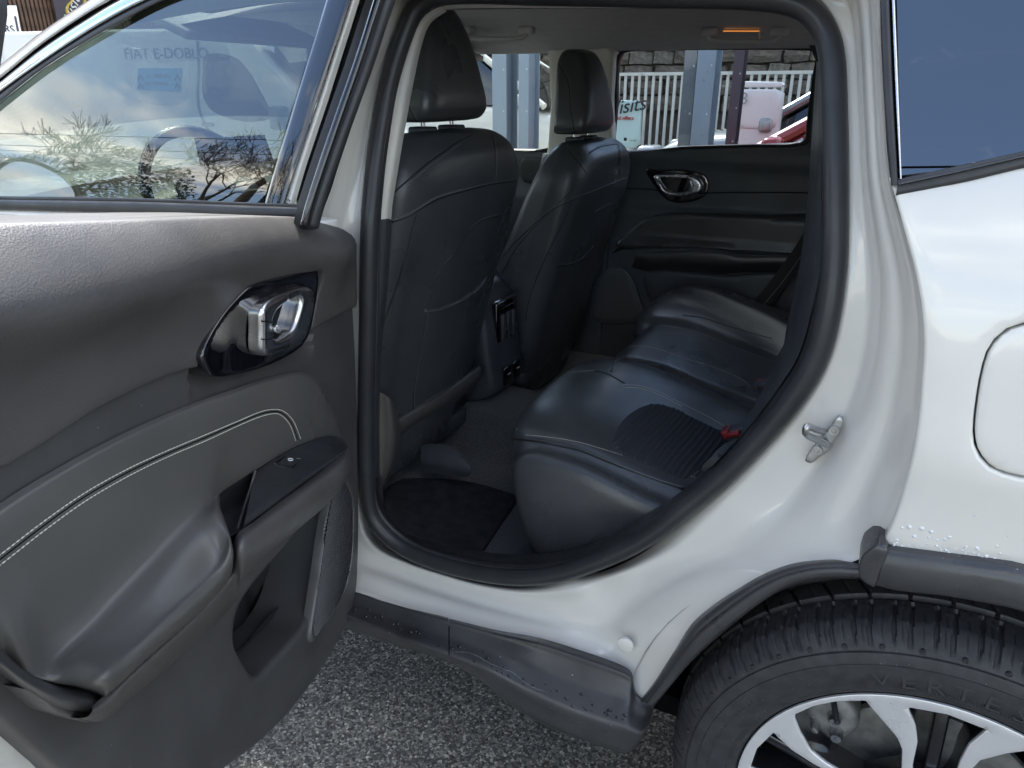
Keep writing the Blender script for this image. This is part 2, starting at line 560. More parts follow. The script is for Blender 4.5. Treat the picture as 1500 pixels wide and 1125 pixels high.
def asphalt():
    m = bpy.data.materials.new('asphalt'); m.use_nodes = True
    t = m.node_tree; b = t.nodes['Principled BSDF']
    b.inputs['Roughness'].default_value = 0.8
    co = t.nodes.new('ShaderNodeTexCoord')
    wz = t.nodes.new('ShaderNodeTexNoise'); wz.inputs['Scale'].default_value = 120; wz.inputs['Detail'].default_value = 2
    t.links.new(co.outputs['Object'], wz.inputs['Vector'])
    va = t.nodes.new('ShaderNodeVectorMath'); va.operation = 'MULTIPLY_ADD'
    va.inputs[1].default_value = (0.004, 0.004, 0.0)
    t.links.new(wz.outputs['Color'], va.inputs[0]); t.links.new(co.outputs['Object'], va.inputs[2])
    v = t.nodes.new('ShaderNodeTexVoronoi'); v.inputs['Scale'].default_value = 200
    v.inputs['Randomness'].default_value = 1.0
    t.links.new(va.outputs[0], v.inputs['Vector'])
    v2 = t.nodes.new('ShaderNodeTexVoronoi'); v2.feature = 'DISTANCE_TO_EDGE'; v2.inputs['Scale'].default_value = 200
    t.links.new(va.outputs[0], v2.inputs['Vector'])
    sp = t.nodes.new('ShaderNodeSeparateColor')
    t.links.new(v.outputs['Color'], sp.inputs[0])
    rc = t.nodes.new('ShaderNodeValToRGB')
    e = rc.color_ramp.elements
    e[0].position = 0.0; e[0].color = (0.055, 0.052, 0.049, 1)
    e[1].position = 1.0; e[1].color = (0.66, 0.62, 0.55, 1)
    for p_, c_ in ((0.30, (0.12, 0.117, 0.11, 1)), (0.6, (0.24, 0.228, 0.208, 1)), (0.85, (0.36, 0.343, 0.312, 1))):
        q = e.new(p_); q.color = c_
    t.links.new(sp.outputs[0], rc.inputs[0])
    hs = t.nodes.new('ShaderNodeMixRGB'); hs.blend_type = 'MULTIPLY'
    tint = t.nodes.new('ShaderNodeValToRGB')
    tint.color_ramp.elements[0].color = (1.0, 0.95, 0.88, 1); tint.color_ramp.elements[1].color = (0.95, 0.98, 1.0, 1)
    t.links.new(sp.outputs[1], tint.inputs[0])
    hs.inputs[0].default_value = 1.0
    t.links.new(rc.outputs[0], hs.inputs[1]); t.links.new(tint.outputs[0], hs.inputs[2])
    ed = t.nodes.new('ShaderNodeMapRange'); ed.inputs['From Min'].default_value = 0.0; ed.inputs['From Max'].default_value = 0.09
    ed.inputs['To Min'].default_value = 0.25; ed.inputs['To Max'].default_value = 1.0
    t.links.new(v2.outputs['Distance'], ed.inputs['Value'])
    mm = t.nodes.new('ShaderNodeMixRGB'); mm.inputs[1].default_value = (0.045, 0.043, 0.042, 1)
    t.links.new(ed.outputs[0], mm.inputs[0]); t.links.new(hs.outputs[0], mm.inputs[2])
    pn = t.nodes.new('ShaderNodeTexNoise'); pn.inputs['Scale'].default_value = 3.0; pn.inputs['Detail'].default_value = 4
    t.links.new(co.outputs['Object'], pn.inputs['Vector'])
    pr = t.nodes.new('ShaderNodeValToRGB'); pr.color_ramp.elements[0].position = 0.3; pr.color_ramp.elements[0].color = (0.78, 0.78, 0.78, 1)
    pr.color_ramp.elements[1].position = 0.7; pr.color_ramp.elements[1].color = (1, 1, 1, 1)
    t.links.new(pn.outputs['Fac'], pr.inputs[0])
    m2 = t.nodes.new('ShaderNodeMixRGB'); m2.blend_type = 'MULTIPLY'; m2.inputs[0].default_value = 1
    t.links.new(mm.outputs[0], m2.inputs[1]); t.links.new(pr.outputs[0], m2.inputs[2])
    t.links.new(m2.outputs[0], b.inputs['Base Color'])
    hh = t.nodes.new('ShaderNodeMath'); hh.operation = 'MULTIPLY_ADD'; hh.inputs[1].default_value = 0.7
    t.links.new(sp.outputs[2], hh.inputs[0]); t.links.new(ed.outputs[0], hh.inputs[2])
    bp = t.nodes.new('ShaderNodeBump'); bp.inputs['Strength'].default_value = 1.0; bp.inputs['Distance'].default_value = 0.0022
    t.links.new(hh.outputs[0], bp.inputs['Height']); t.links.new(bp.outputs[0], b.inputs['Normal'])
    M['asphalt'] = m
asphalt()

def add_specks(m, scale, size, col, amount=1.0):
    """tiny specks of road dirt"""
    t = m.node_tree; b = t.nodes['Principled BSDF']
    src = b.inputs['Base Color'].links[0].from_socket if b.inputs['Base Color'].links else None
    co = t.nodes.new('ShaderNodeTexCoord')
    v = t.nodes.new('ShaderNodeTexVoronoi'); v.inputs['Scale'].default_value = scale
    t.links.new(co.outputs['Object'], v.inputs['Vector'])
    sp = t.nodes.new('ShaderNodeSeparateColor'); t.links.new(v.outputs['Color'], sp.inputs[0])
    r = t.nodes.new('ShaderNodeMath'); r.operation = 'MULTIPLY'; r.inputs[1].default_value = size
    t.links.new(sp.outputs[0], r.inputs[0])
    lt = t.nodes.new('ShaderNodeMath'); lt.operation = 'LESS_THAN'
    t.links.new(v.outputs['Distance'], lt.inputs[0]); t.links.new(r.outputs[0], lt.inputs[1])
    gt = t.nodes.new('ShaderNodeMath'); gt.operation = 'GREATER_THAN'; gt.inputs[1].default_value = 1 - amount
    t.links.new(sp.outputs[1], gt.inputs[0])
    mu = t.nodes.new('ShaderNodeMath'); mu.operation = 'MULTIPLY'
    t.links.new(lt.outputs[0], mu.inputs[0]); t.links.new(gt.outputs[0], mu.inputs[1])
    mx_ = t.nodes.new('ShaderNodeMixRGB'); mx_.inputs[2].default_value = (*col, 1)
    t.links.new(mu.outputs[0], mx_.inputs[0])
    if src: t.links.new(src, mx_.inputs[1])
    else: mx_.inputs[1].default_value = b.inputs['Base Color'].default_value
    t.links.new(mx_.outputs[0], b.inputs['Base Color'])
add_specks(M['paint'], 48, 0.050, (0.16, 0.14, 0.12), 0.22)
add_specks(M['tyre_rubber'], 230, 0.17, (0.16, 0.16, 0.16), 0.22)
add_specks(M['mid_black'], 70, 0.06, (0.24, 0.24, 0.24), 0.3)
add_specks(M['cladding'], 110, 0.12, (0.30, 0.31, 0.33), 0.25)
add_specks(M['seat_leather'], 60, 0.05, (0.2, 0.2, 0.2), 0.2)
mat('water', (0.62, 0.64, 0.66), 0.03, coat=1.0, spec=0.6)
mat('pocket_shade', (0.0120, 0.0120, 0.0140), 0.6, noise=(30, .4, 6))  # near-black base puts the shade of the deep map pocket into the colour
mat('seam_dark', (0.010, 0.011, 0.013), 0.6)
mat('scale_white', (0.26, 0.27, 0.28), 0.7)
mat('wet_black', (0.012, 0.012, 0.014), 0.06, coat=1.0)
# ------------------------------------------------------------------ ground
gm = MB()
N = 24
xs = np.linspace(-1, 1, N + 1); xs = np.sign(xs) * np.abs(xs) ** 2.2 * 160
gv = [(x, y, 0.0) for x in xs for y in xs]
ground = mesh_obj('ground', gv, grid_faces(N + 1, N + 1), 'asphalt', None, False)
tag(ground, kind='structure')

# ------------------------------------------------------------------ the car
CAR = empty('parked_car', (0, 0, 0), 'white SUV with its rear door wide open showing black leather seats', 'car')

def gside(z):
    """outer side of the car: distance of the skin from the widest plane, grows with tumblehome above the belt"""
    if z < 0.45: return 0.01
    if z < 0.98: return 0.0 + 0.01 * max(0.0, (0.55 - z) / 0.1) * (z < 0.55)
    k = z - 0.98
    return 0.9 * k * k if k < 0.22 else 0.9 * 0.22 ** 2 + 0.396 * (k - 0.22)

def side(px, py, off):
    return on_fn(px, py, lambda P: P[1] - gside(P[2]) - off)

ST = [  # seal-side point, outer point (traced on the photograph), clockwise
 ((640, -12), (600, -90)), ((800, -12), (790, -95)), ((1000, -10), (1010, -95)), ((1130, -8), (1180, -95)), ((1188, -8), (1270, -80)),
 ((1217, 19), (1287, -30)), ((1232, 64), (1290, 50)), ((1238, 160), (1295, 150)), ((1240, 260), (1304, 262)), ((1240, 330), (1322, 330)),
 ((1239, 400), (1343, 410)), ((1228, 480), (1353, 490)), ((1213, 533), (1350, 560)), ((1187, 583), (1343, 630)), ((1143, 641), (1328, 700)),
 ((1084, 706), (1308, 765)), ((1025, 764), (1287, 803)), ((985, 800), (1240, 826)), ((940, 825), (1170, 840)), ((901, 841), (1090, 882)),
 ((870, 851), (1010, 955)), ((843, 859), (948, 1024)), ((800, 866), (860, 992)), ((755, 866), (770, 958)), ((696, 856), (680, 925)),
 ((637, 839), (600, 896)), ((593, 824), (540, 873)), ((549, 803), (470, 848)), ((530, 774), (440, 800)), ((524, 700), (435, 700)),
 ((524, 600), (435, 600)), ((526, 450), (437, 450)), ((528, 340), (455, 330)), ((530, 302), (468, 302)), ((536, 242), (487, 242)),
 ((543, 181), (505, 181)), ((558, 112), (527, 112)), ((582, 60), (549, 60)), ((604, 0), (573, 0)), ((620, -14), (590, -50))]
FR = [-0.10, 0.0, 0.10, 0.22, 0.36, 0.47, 0.60, 0.74, 0.86, 0.94, 1.0]
rows = []
for i, (a, b) in enumerate(ST):
    a = np.array(a, float); b = np.array(b, float)
    if 5 <= i <= 15:     # rear pillar: flat seal face, then a soft step out to the skin
        OF = [.150, .122, .120, .118, .114, .090, .073, .066, .042, .022, .012]
    elif 16 <= i <= 20:  # above the wheel arch
        OF = [.150, .120, .117, .112, .102, .086, .070, .056, .044, .034, .030]
    elif 21 <= i <= 27:  # sill
        OF = [.140, .112, .109, .102, .092, .078, .066, .056, .047, .040, .036]
    elif 28 <= i <= 38:  # centre pillar
        OF = [.150, .122, .119, .114, .106, .096, .086, .076, .066, .060, .056]
    else:
        OF = [.150, .122, .118, .110, .095, .075, .055, .035, .018, .005, .0]
    rows.append([side(*(a + (b - a) * f), o) for f, o in zip(FR, OF)])
loft_obj('body_side', rows, 'paint', CAR, 5, 3, True, 0.0)

# --- rubber seal round the door opening (traced centre line), a bulb with a flange
SEAL = [(650, -8), (800, -8), (1000, -6), (1110, -3), (1170, 8), (1202, 35), (1217, 75), (1222, 160), (1224, 280), (1222, 390), (1210, 475),
 (1191, 535), (1162, 582), (1115, 640), (1060, 697), (1006, 742), (965, 775), (925, 800), (870, 824), (820, 840), (765, 846), (710, 841),
 (650, 827), (600, 808), (566, 783), (543, 750), (536, 690), (536, 600), (539, 450), (541, 340), (548, 255), (557, 190), (570, 120), (590, 55), (612, 10)]
SL = crom([side(x, y, 0.115) for x, y in SEAL], 6, True)
MB().tube(SL, 0.0150, 14, True, flat=(1.0, 1.05)).build('door_seal', 'rubber', CAR, True, None, False)
cS = np.array([880., 430.])
SL2 = crom([side(*(np.array(q, float) + (cS - np.array(q, float)) / np.linalg.norm(cS - np.array(q, float)) * 12), 0.124) for q in SEAL], 6, True)
MB().tube(SL2, 0.0048, 10, True).build('seal_lip', 'rubber', CAR, True, None, False)

# --- quarter panel skin with the fuel flap
def lift_side(x, z, h):
    bulge = 0.006 * math.exp(-((z - 0.93) / 0.05) ** 2) if x > 0.02 else 0.0
    return np.array([x, gside(z) - h - bulge, z])
def xz(px, py, off=0.0):
    P = side(px, py, off); return (P[0], P[2])
edge = [xz(*b, .003) for a, b in ST[7:17]]
qo = [xz(1302, 262), xz(1310, 286), xz(1322, 330), xz(1343, 410), xz(1353, 490), xz(1350, 560), xz(1343, 630), xz(1328, 700), xz(1308, 765), xz(1290, 800)]
zc = xz(1500, 832)
qo += [xz(1340, 809), xz(1420, 820), zc, (0.60, zc[1] - .02), (0.95, zc[1] - .06), (1.05, 0.9), (1.05, 1.25)]
qo += [xz(1500, 244), xz(1400, 268)]
FLAP = [(1500, 478), (1475, 487), (1452, 510), (1440, 545), (1432, 590), (1428, 632), (1433, 657), (1452, 680), (1480, 691), (1510, 696), (1560, 700), (1596, 690), (1612, 662), (1622, 600), (1624, 540), (1616, 500), (1594, 480), (1550, 474)]
fl = crom([xz(*p) for p in FLAP], 6, True)
fc = fl.mean(0)
flo = fc + (fl - fc) * 1.034
qp = patch('quarter_panel', np.vstack([crom(qo[:10], 5), np.array(qo[10:])]), lift_side, 'paint', CAR, 0.014, prof=rnd_prof(0.004), depth=0.016, holes=[flo], smooth_angle=50)
fp = patch('fuel_flap', fl, lift_side, 'paint', CAR, 0.010, prof=rnd_prof(0.003), depth=0.02)
MB().prism([tuple(p) for p in resample(fc + (fl - fc) * 1.05, 0.012, True)], lambda u, v, h: lift_side(u, v, h), -0.03, -0.018).build('flap_recess', 'black_void', CAR)

# --- quarter window: glass, lower moulding, upright moulding
gl_o = [xz(1312, -60), xz(1316, 100), xz(1321, 262), xz(1400, 244), xz(1500, 222), (0.62, xz(1500, 222)[1] + .05), (0.72, 1.45), (0.3, 1.47)]
patch('quarter_glass', np.array(gl_o), lambda u, v, h: np.array([u, gside(v) + .004 - h, v]), 'glass_dark', CAR, 0.03, depth=0.004)
def strip(name, top, bot, mat_, off=0.0, thick=0.012, res=0.008, parent=None, r=0.004):
    """a moulding between two traced edges, rounded over both edges, with sides"""
    n = max(len(top), len(bot))
    T = crom(np.array(top, float), 6); B = crom(np.array(bot, float), 6)
    k = max(len(T), len(B)); ti = np.linspace(0, 1, k)
    rs = lambda Q: np.stack([np.interp(ti, np.linspace(0, 1, len(Q)), Q[:, c]) for c in (0, 1)], 1)
    T, B = rs(T), rs(B)
    V = []
    prof_ = [(0, thick), (0, r), (.10, r * .3), (.28, 0), (.72, 0), (.90, r * .3), (1, r), (1, thick)]
    for a, c in zip(T, B):
        for f, o in prof_:
            V.append(side(*(a + (c - a) * f), off + o))
    return mesh_obj(name, V, grid_faces(k, len(prof_)), mat_, parent or CAR, True, 60)
strip('window_moulding', [(1316, 262), (1400, 244), (1500, 221), (1700, 175)], [(1312, 287), (1400, 270), (1500, 246), (1700, 200)], 'dark_trim', -0.003)
strip('moulding_lip', [(1317, 268), (1400, 250), (1500, 227), (1700, 181)], [(1317, 271), (1400, 253), (1500, 230), (1700, 184)], 'rim_black', -0.007, 0.006, 0.006, None, 0.001)
strip('pillar_moulding', [(1287, -70), (1289, 0), (1295, 150), (1305, 272)], [(1301, -70), (1303, 0), (1309, 150), (1316, 272)], 'rubber', -0.004)
strip('pillar_chrome', [(1304, -70), (1306, 0), (1312, 150), (1318, 262)], [(1309, -70), (1311, 0), (1317, 150), (1321, 262)], 'satin_metal', -0.002, 0.008, 0.006, None, 0.002)

flat_x = [xz(1289, -70, .02), xz(1292, 100, .02), xz(1306, 272, .02), xz(1340, 264, .02), xz(1335, 100, .02), xz(1330, -70, .02)]
patch('pillar_backing', np.array(flat_x), lambda u, v, h: np.array([u, gside(v) + .014 - h, v]), 'black_void', CAR, .03, depth=.004)
# --- roof rail, roof skin
rr = []
for x in np.linspace(-1.26, 1.2, 18):
    d = -0.05 * max(0, (x - 0.1)) - 0.10 * max(0, (-0.9 - x)) ** 1.6
    rr.append([(x, 0.150, 1.42 + d), (x, 0.155, 1.455 + d), (x, 0.175, 1.49 + d), (x, 0.24, 1.53 + d), (x, 0.45, 1.565 + d), (x, 0.90, 1.58 + d), (x, 1.35, 1.565 + d), (x, 1.60, 1.53 + d), (x, 1.66, 1.48 + d)])
loft_obj('roof', rr, 'paint', CAR, 2, 3, False, 0.0)
# --- sill cladding, wheel-arch cladding
def sd(px, py, off): return side(px, py, off)
ck = [((420, 833), (400, 862), (398, 874)), ((521, 869), (510, 903), (506, 918)), ((590, 891), (584, 933), (582, 944)), ((657, 909), (657, 958), (657, 967))]
ck2 = [((658.5, 910), (658.5, 959), (658.5, 968)), ((725, 928), (717, 982), (708, 998)), ((793, 944), (767, 1011), (756, 1034)), ((860, 966), (831, 1041), (815, 1066)), ((905, 982), (887, 1060), (878, 1088)),
       ((924, 992), (915, 1067), (908, 1098)), ((931, 1016), (925, 1070), (921, 1099)), ((944, 1027), (939, 1073), (936, 1087)), ((958, 1034), (950, 1062), (948, 1066))]
def clad_rows(L):
    rows = []
    for t, l, b in L:
        t, l, b = (np.array(q, float) for q in (t, l, b))
        rows.append([sd(*(t + (l - t) * -0.12), .060), sd(*t, .030), sd(*(t + (l - t) * .12), .026), sd(*(t + (l - t) * .45), .012), sd(*(t + (l - t) * .62), .002), sd(*(t + (l - t) * .9), -.016), sd(*l, -.020), sd(*(l + (b - l) * .25), -.020), sd(*(l + (b - l) * .7), -.012), sd(*b, .0), sd(*(b + (b - l) * .15), .08)])
    return rows
CLAD = [loft_obj('sill_cladding', clad_rows(L), 'cladding', CAR, 5, 4, False, 0.0) for L in (ck, ck2)]
def flat_side(name, pts, mat_, off, depth, res=0.01, r=0.004, parent=None):
    o = np.array([xz(x, y, off) for x, y in pts])
    return patch(name, o, lambda u, v, h: np.array([u, gside(v) + off - h, v]), mat_, parent or CAR, res, prof=rnd_prof(r), depth=depth)
arch_w = [(938, 1028), (960, 1000), (985, 962), (1015, 918), (1050, 888), (1089, 862), (1125, 842), (1164, 829), (1220, 822), (1262, 826)]
arch_b = [(956, 1034), (972, 1015), (1000, 980), (1028, 950), (1060, 922), (1108, 884), (1140, 864), (1168, 853), (1205, 846), (1258, 846)]
rows = []
for a, b in zip(arch_w, arch_b):
    a = np.array(a, float); b = np.array(b, float)
    rows.append([sd(*(a - (b - a) * .2), .06), sd(*a, .026), sd(*(a + (b - a) * .2), .018), sd(*(a + (b - a) * .38), .016), sd(*(a + (b - a) * .46), .008), sd(*(a + (b - a) * .85), .006), sd(*b, .010), sd(*(b + (b - a) * .1), .05)])
loft_obj('arch_lip', rows, 'cladding', CAR, 4, 3)
flat_side('arch_end_cap', [(1257, 832), (1262, 815), (1275, 805), (1287, 798), (1297, 801), (1301, 808), (1297, 825), (1290, 840), (1280, 864), (1273, 858), (1258, 850)], 'cladding', -.018, .05, .006, .003)
acl = [(1298, 806), (1351, 813), (1420, 822), (1500, 834)]
acb = [(1281, 864), (1313, 872), (1369, 878), (1425, 887), (1500, 903)]
wc = np.array([0.189, 0.345])
o_top = [xz(x, y, -.012) for x, y in acl]; o_bot = [xz(x, y, -.012) for x, y in acb]
r_in = np.hypot(o_bot[-1][0] - wc[0], o_bot[-1][1] - wc[1]); a_in = math.atan2(o_bot[-1][1] - wc[1], o_bot[-1][0] - wc[0])
r_ou = np.hypot(o_top[-1][0] - wc[0], o_top[-1][1] - wc[1]); a_ou = math.atan2(o_top[-1][1] - wc[1], o_top[-1][0] - wc[0])
for k in range(1, 9):
    a = a_ou + (R_(-5) - a_ou) * k / 8; o_top.append((wc[0] + r_ou * math.cos(a), wc[1] + r_ou * math.sin(a)))
for k in range(1, 9):
    a = a_in + (R_(-5) - a_in) * k / 8; o_bot.append((wc[0] + (r_in - .002 * k) * math.cos(a), wc[1] + (r_in - .002 * k) * math.sin(a)))
nT = 40
def rs2(L):
    Q = crom(np.array(L), 4); s_ = np.r_[0, np.cumsum(np.linalg.norm(np.diff(Q, axis=0), axis=1))]; t_ = np.linspace(0, s_[-1], nT)
    return np.stack([np.interp(t_, s_, Q[:, c]) for c in (0, 1)], 1)
V_ = []
for a, b in zip(rs2(o_top), rs2(o_bot)):
    for f, o in ((0, .04), (0, .006), (.015, .002), (.05, -.001), (.3, -.006), (.62, -.006), (.85, .0), (.96, .006), (1, .012), (1, .05)):
        q = a + (b - a) * f; V_.append((q[0], gside(q[1]) - .012 + o, q[1]))
mesh_obj('arch_cladding', V_, grid_faces(nT, 10), 'cladding', CAR, True, 50)
# wheel house liner behind the arch
wl = MB()
wl.lathe([(0.425, 0.06), (0.425, 0.40), (0.15, 0.42), (0.0, 0.42)], (wc[0], 0, wc[1]), 40, 'Y', R_(-12), R_(192))
wl.build('wheel_house_liner', 'black_void', CAR, True, 40, False)
# body skin behind the wheel arch down to the rear bumper line
patch('rear_lower_panel', np.array([(0.60, 0.45), (0.66, 0.60), (0.60, zc[1] - .03), (0.95, zc[1] - .065), (1.05, 0.75), (1.05, 0.40), (0.62, 0.36)]), lift_side, 'cladding', CAR, 0.05, depth=0.02)

P0_ = sd(658, 940, .045)
MB().box(P0_, (.016, .010, .055)).build('cladding_joint', 'black_void', CAR, False)
# --- wheel
def make_wheel():
    W = empty('wheel', (wc[0], 0, wc[1]), parent=CAR)
    y0 = 0.030
    # profile radius, y, tread flag
    pr = [(0.236, .045), (0.241, .040), (0.244, .033), (0.250, .0275), (0.258, .0255), (0.2585, .0225), (0.262, .021), (0.275, .0165), (0.290, .0150), (0.2985, .0155), (0.2990, .0170), (0.309, .0185), (0.3130, .0200), (0.3138, .0225), (0.3155, .0225), (0.3163, .0205), (0.320, .0225), (0.326, .0270), (0.331, .0315), (0.3355, .0365), (0.3395, .0430)]
    ysh = np.linspace(.048, .140, 30)
    for y in ysh:
        pr.append((0.3425 + 0.0085 * (1 - ((0.140 - y) / 0.092) ** 2.2), y))
    for y in np.linspace(.150, .232, 10):
        pr.append((0.3510 - 0.0085 * ((y - 0.140) / 0.092) ** 2.2, y))
    pr += [(0.335, .242), (0.31, .256), (0.275, .262), (0.245, .25), (0.236, .235)]
    NP, NS = 46, 26
    NA = NP * NS
    vs = np.zeros((NA, len(pr), 3))
    for i in range(NA):
        th = 2 * math.pi * i / NA
        ph = (i % NS) / NS
        pit = i // NS
        for k, (r, y) in enumerate(pr):
            d = 0.0
            sk = (y - .048) * 1.6           # grooves lean with depth across the tread
            q = (ph + sk) % 1.0
            if r > 0.322 and y < .082:
                t = min(1, (r - 0.322) / 0.006)
                if q < .11 or .40 < q < .51: d = 0.0042 * t
                elif .235 < q < .262 or .74 < q < .766: d = 0.0016 * t
            elif y >= .0838 and y <= .0955: d = 0.0065
            elif .0955 < y < .128:
                q2 = (ph - (y - .0955) * 9) % 1.0
                if q2 < .09: d = 0.005
                elif .5 < q2 < .53: d = .002
            elif .1285 <= y <= .139: d = 0.0065
            if 0.3185 < r < 0.3275 and .0 < (q - .11) % 1 < .40: # raised shelf under a block pair
                d -= 0.0012
            rr = r - d
            vs[i, k] = (rr * math.cos(th), y, rr * math.sin(th))
    t = mesh_obj('tyre', vs.reshape(-1, 3), grid_faces(NA, len(pr), True), 'tyre_rubber', W, True, 34)
    # wear-indicator studs on the shoulder
    mb = MB()
    for i in range(NP):
        th = 2 * math.pi * (i + .78) / NP
        c = np.array([0.3205 * math.cos(th), .0222, 0.3205 * math.sin(th)])
        mb.lathe([(0.0, -.0012), (.0016, -.0012), (.0017, -.0002), (.0026, -.0002), (.0027, -.0012), (.0034, -.001), (.0036, .003)], c, 10, 'Y')
    mb.build('shoulder_stud', 'tyre_rubber', t)['kind'] = 'stuff'
    # raised lettering, ring of dots
    def arc_text(txt, r, a_mid, size, name, up_out=True, mat_='tyre_letter', y=.0148, sp=0.74, w=1.0):
        n = len(txt)
        for i, ch in enumerate(txt):
            if ch == ' ': continue
            cu = bpy.data.curves.new(name, 'FONT'); cu.body = ch; cu.size = size; cu.extrude = 0.0006
            cu.align_x = 'CENTER'; cu.resolution_u = 2
            tmp = bpy.data.objects.new('t', cu); COL.objects.link(tmp)
            dg = bpy.context.evaluated_depsgraph_get()
            me = bpy.data.meshes.new_from_object(tmp.evaluated_get(dg))
            bpy.data.objects.remove(tmp)
            a = a_mid - (i - (n - 1) / 2) * size * sp / r
            ca, sa = math.cos(a), math.sin(a)
            for v in me.vertices:
                x, z, e = v.co.x * w, v.co.y, v.co.z
                v.co = Vector((r * ca + z * ca + x * sa, y - e, r * sa + z * sa - x * ca))
            me.materials.append(M[mat_])
            o = bpy.data.objects.new(name, me); COL.objects.link(o); o.parent = t
    arc_text('VERTES', 0.268, R_(94), 0.0285, 'raised_letter', y=.0158, sp=1.0, w=1.25)
    arc_text('XL', 0.252, R_(120), 0.008, 'raised_letter', y=.0268)
    arc_text('DOT 17E4 10', 0.252, R_(134), 0.008, 'raised_letter', y=.0268)
    arc_text('225 55 R18', 0.252, R_(158), 0.008, 'raised_letter', y=.0268)
    arc_text('REINFORCED RADIAL TUBELESS', 0.281, R_(164), 0.0085, 'raised_letter', y=.0158, sp=.8)
    mb = MB()
    for ring, r in enumerate(np.arange(0.2645, 0.293, 0.0036)):
        n = int((R_(111) - R_(70)) * r / 0.0040)
        for i in range(n):
            a = R_(111) - (R_(41)) * (i + .5 * (ring % 2)) / n
            if ring > 1 and R_(78) < a < R_(107): continue
            yy = .0168 - (r - .262) * .075
            c = np.array([r * math.cos(a), yy + .0028, r * math.sin(a)])
            mb.add([c + np.array([.0006, 0, 0]), c + np.array([-.0003, 0, .0006]), c + np.array([-.0003, 0, -.0006]), c - np.array([0, .0032, 0])], [(0, 1, 3), (1, 2, 3), (2, 0, 3)])
    mb.build('sidewall_dots', 'tyre_letter', t, False)['kind'] = 'stuff'
    # rim face with ten windows
    def poly(cen, pts): return np.array([(r * math.cos(R_(cen + a)), r * math.sin(R_(cen + a))) for a, r in pts])
    def win(sc):
        L = []
        for k in range(5):
            L.append(poly(129 + 72 * k, [(-13 * sc, .2310), (-4, .2335), (4, .2335), (12.5 * sc, .2310), (16.5 * sc, .205), (21 * sc, .174), (21.5 * sc, .150), (16 * sc, .098), (-16 * sc, .098), (-21 * sc, .150), (-20 * sc, .170)]))
            L.append(poly(93 + 72 * k, [(-11 * sc, .225), (0, .2275), (11 * sc, .225), (8.8 * sc, .196), (8.2 * sc, .168), (11 * sc, .125), (11 * sc, .090), (-11 * sc, .090), (-11 * sc, .125), (-9 * sc, .158), (-8.8 * sc, .19)]))
        return L
    circ = np.array([(0.2415 * math.cos(a), 0.2415 * math.sin(a)) for a in np.linspace(0, 2 * math.pi, 121)[:-1]])
    def dish(u, v):
        r = math.hypot(u, v); return -0.012 * (1 - (r / .2415) ** 2)
    rim = empty('rim', (0, 0, 0), parent=W)
    lf = lambda u, v, h: np.array([u, y0 - h, v])
    patch('machined_face', circ, lf, 'machined', rim, 0.0085, prof=rnd_prof(0.0012), depth=0.003, holes=win(1.0), hfun=dish)
    circ2 = circ * 0.995
    patch('spoke_body', circ2, lambda u, v, h: np.array([u, y0 + .004 - h, v]), 'rim_black', rim, 0.010, depth=0.040, holes=win(0.97), hfun=dish)
    # inner dark spoke in the narrow windows
    for k in range(5):
        a = R_(93 + 72 * k); ca, sa = math.cos(a), math.sin(a)
        mb = MB()
        for r0, r1 in ((.085, .222),):
            mid = (r0 + r1) / 2
            mb.box((mid * ca, y0 + .040, mid * sa), (r1 - r0, .020, .018), [[ca, 0, -sa], [0, 1, 0], [sa, 0, ca]], .004)
        mb.build('inner_spoke', 'rim_black', rim)
    MB().lathe([(0.2405, y0 + .004), (0.228, y0 + .012), (0.222, y0 + .03), (0.214, y0 + .06), (0.212, y0 + .16), (0.226, y0 + .20), (0.236, y0 + .21)], seg=80).build('barrel', 'rim_black', rim, True, 40, False)
    MB().lathe([(0.0, y0 - .004), (.026, y0 - .004), (.031, y0 - .002), (.033, y0 + .006), (.033, y0 + .03)], seg=32).build('centre_cap', 'rim_black', rim)
    a = R_(131)
    MB().tube([(0.212 * math.cos(a), y0 + .055, 0.212 * math.sin(a)), (0.205 * math.cos(a), y0 + .04, .205 * math.sin(a)), (0.192 * math.cos(a), y0 + .012, .192 * math.sin(a))], [.0045, .0042, .004], 12).build('valve_stem', 'rubber', rim)
    MB().lathe([(0.06, y0 + .085), (0.148, y0 + .085), (.150, y0 + .087), (.150, y0 + .097), (.06, y0 + .099)], seg=64).build('brake_disc', 'cast_iron', W)
    # caliper: a faceted body over the disc
    co_ = crom(poly(143, [(-12, .200), (0, .206), (14, .200), (20, .180), (16, .142), (3, .132), (-11, .142), (-15, .165)]), 4, True)
    patch('brake_caliper', co_, lambda u, v, h: np.array([u, y0 + .058 - h, v]), 'cast_iron', W, 0.007, prof=rnd_prof(.012), depth=.05)
    cb_ = MB()
    for aa, rr_ in ((138, .172), (150, .176), (144, .150)):
        cb_.lathe([(0, -.016), (.007, -.016), (.009, -.010), (.010, .004)], (rr_ * math.cos(R_(aa)), y0 + .058, rr_ * math.sin(R_(aa))), 12)
    cb_.build('caliper_bolt', 'steel', W)
    return W
WHEEL = make_wheel()
def copy_tree(o, parent):
    c = o.copy(); COL.objects.link(c); c.parent = parent
    for ch in list(o.children): copy_tree(ch, c)
    return c
w2 = copy_tree(WHEEL, CAR); w2.location = (wc[0] - 2.62, 0, wc[1])
w3 = copy_tree(WHEEL, CAR); w3.location = (wc[0], 1.82, wc[1]); w3.rotation_euler = (0, 0, math.pi)

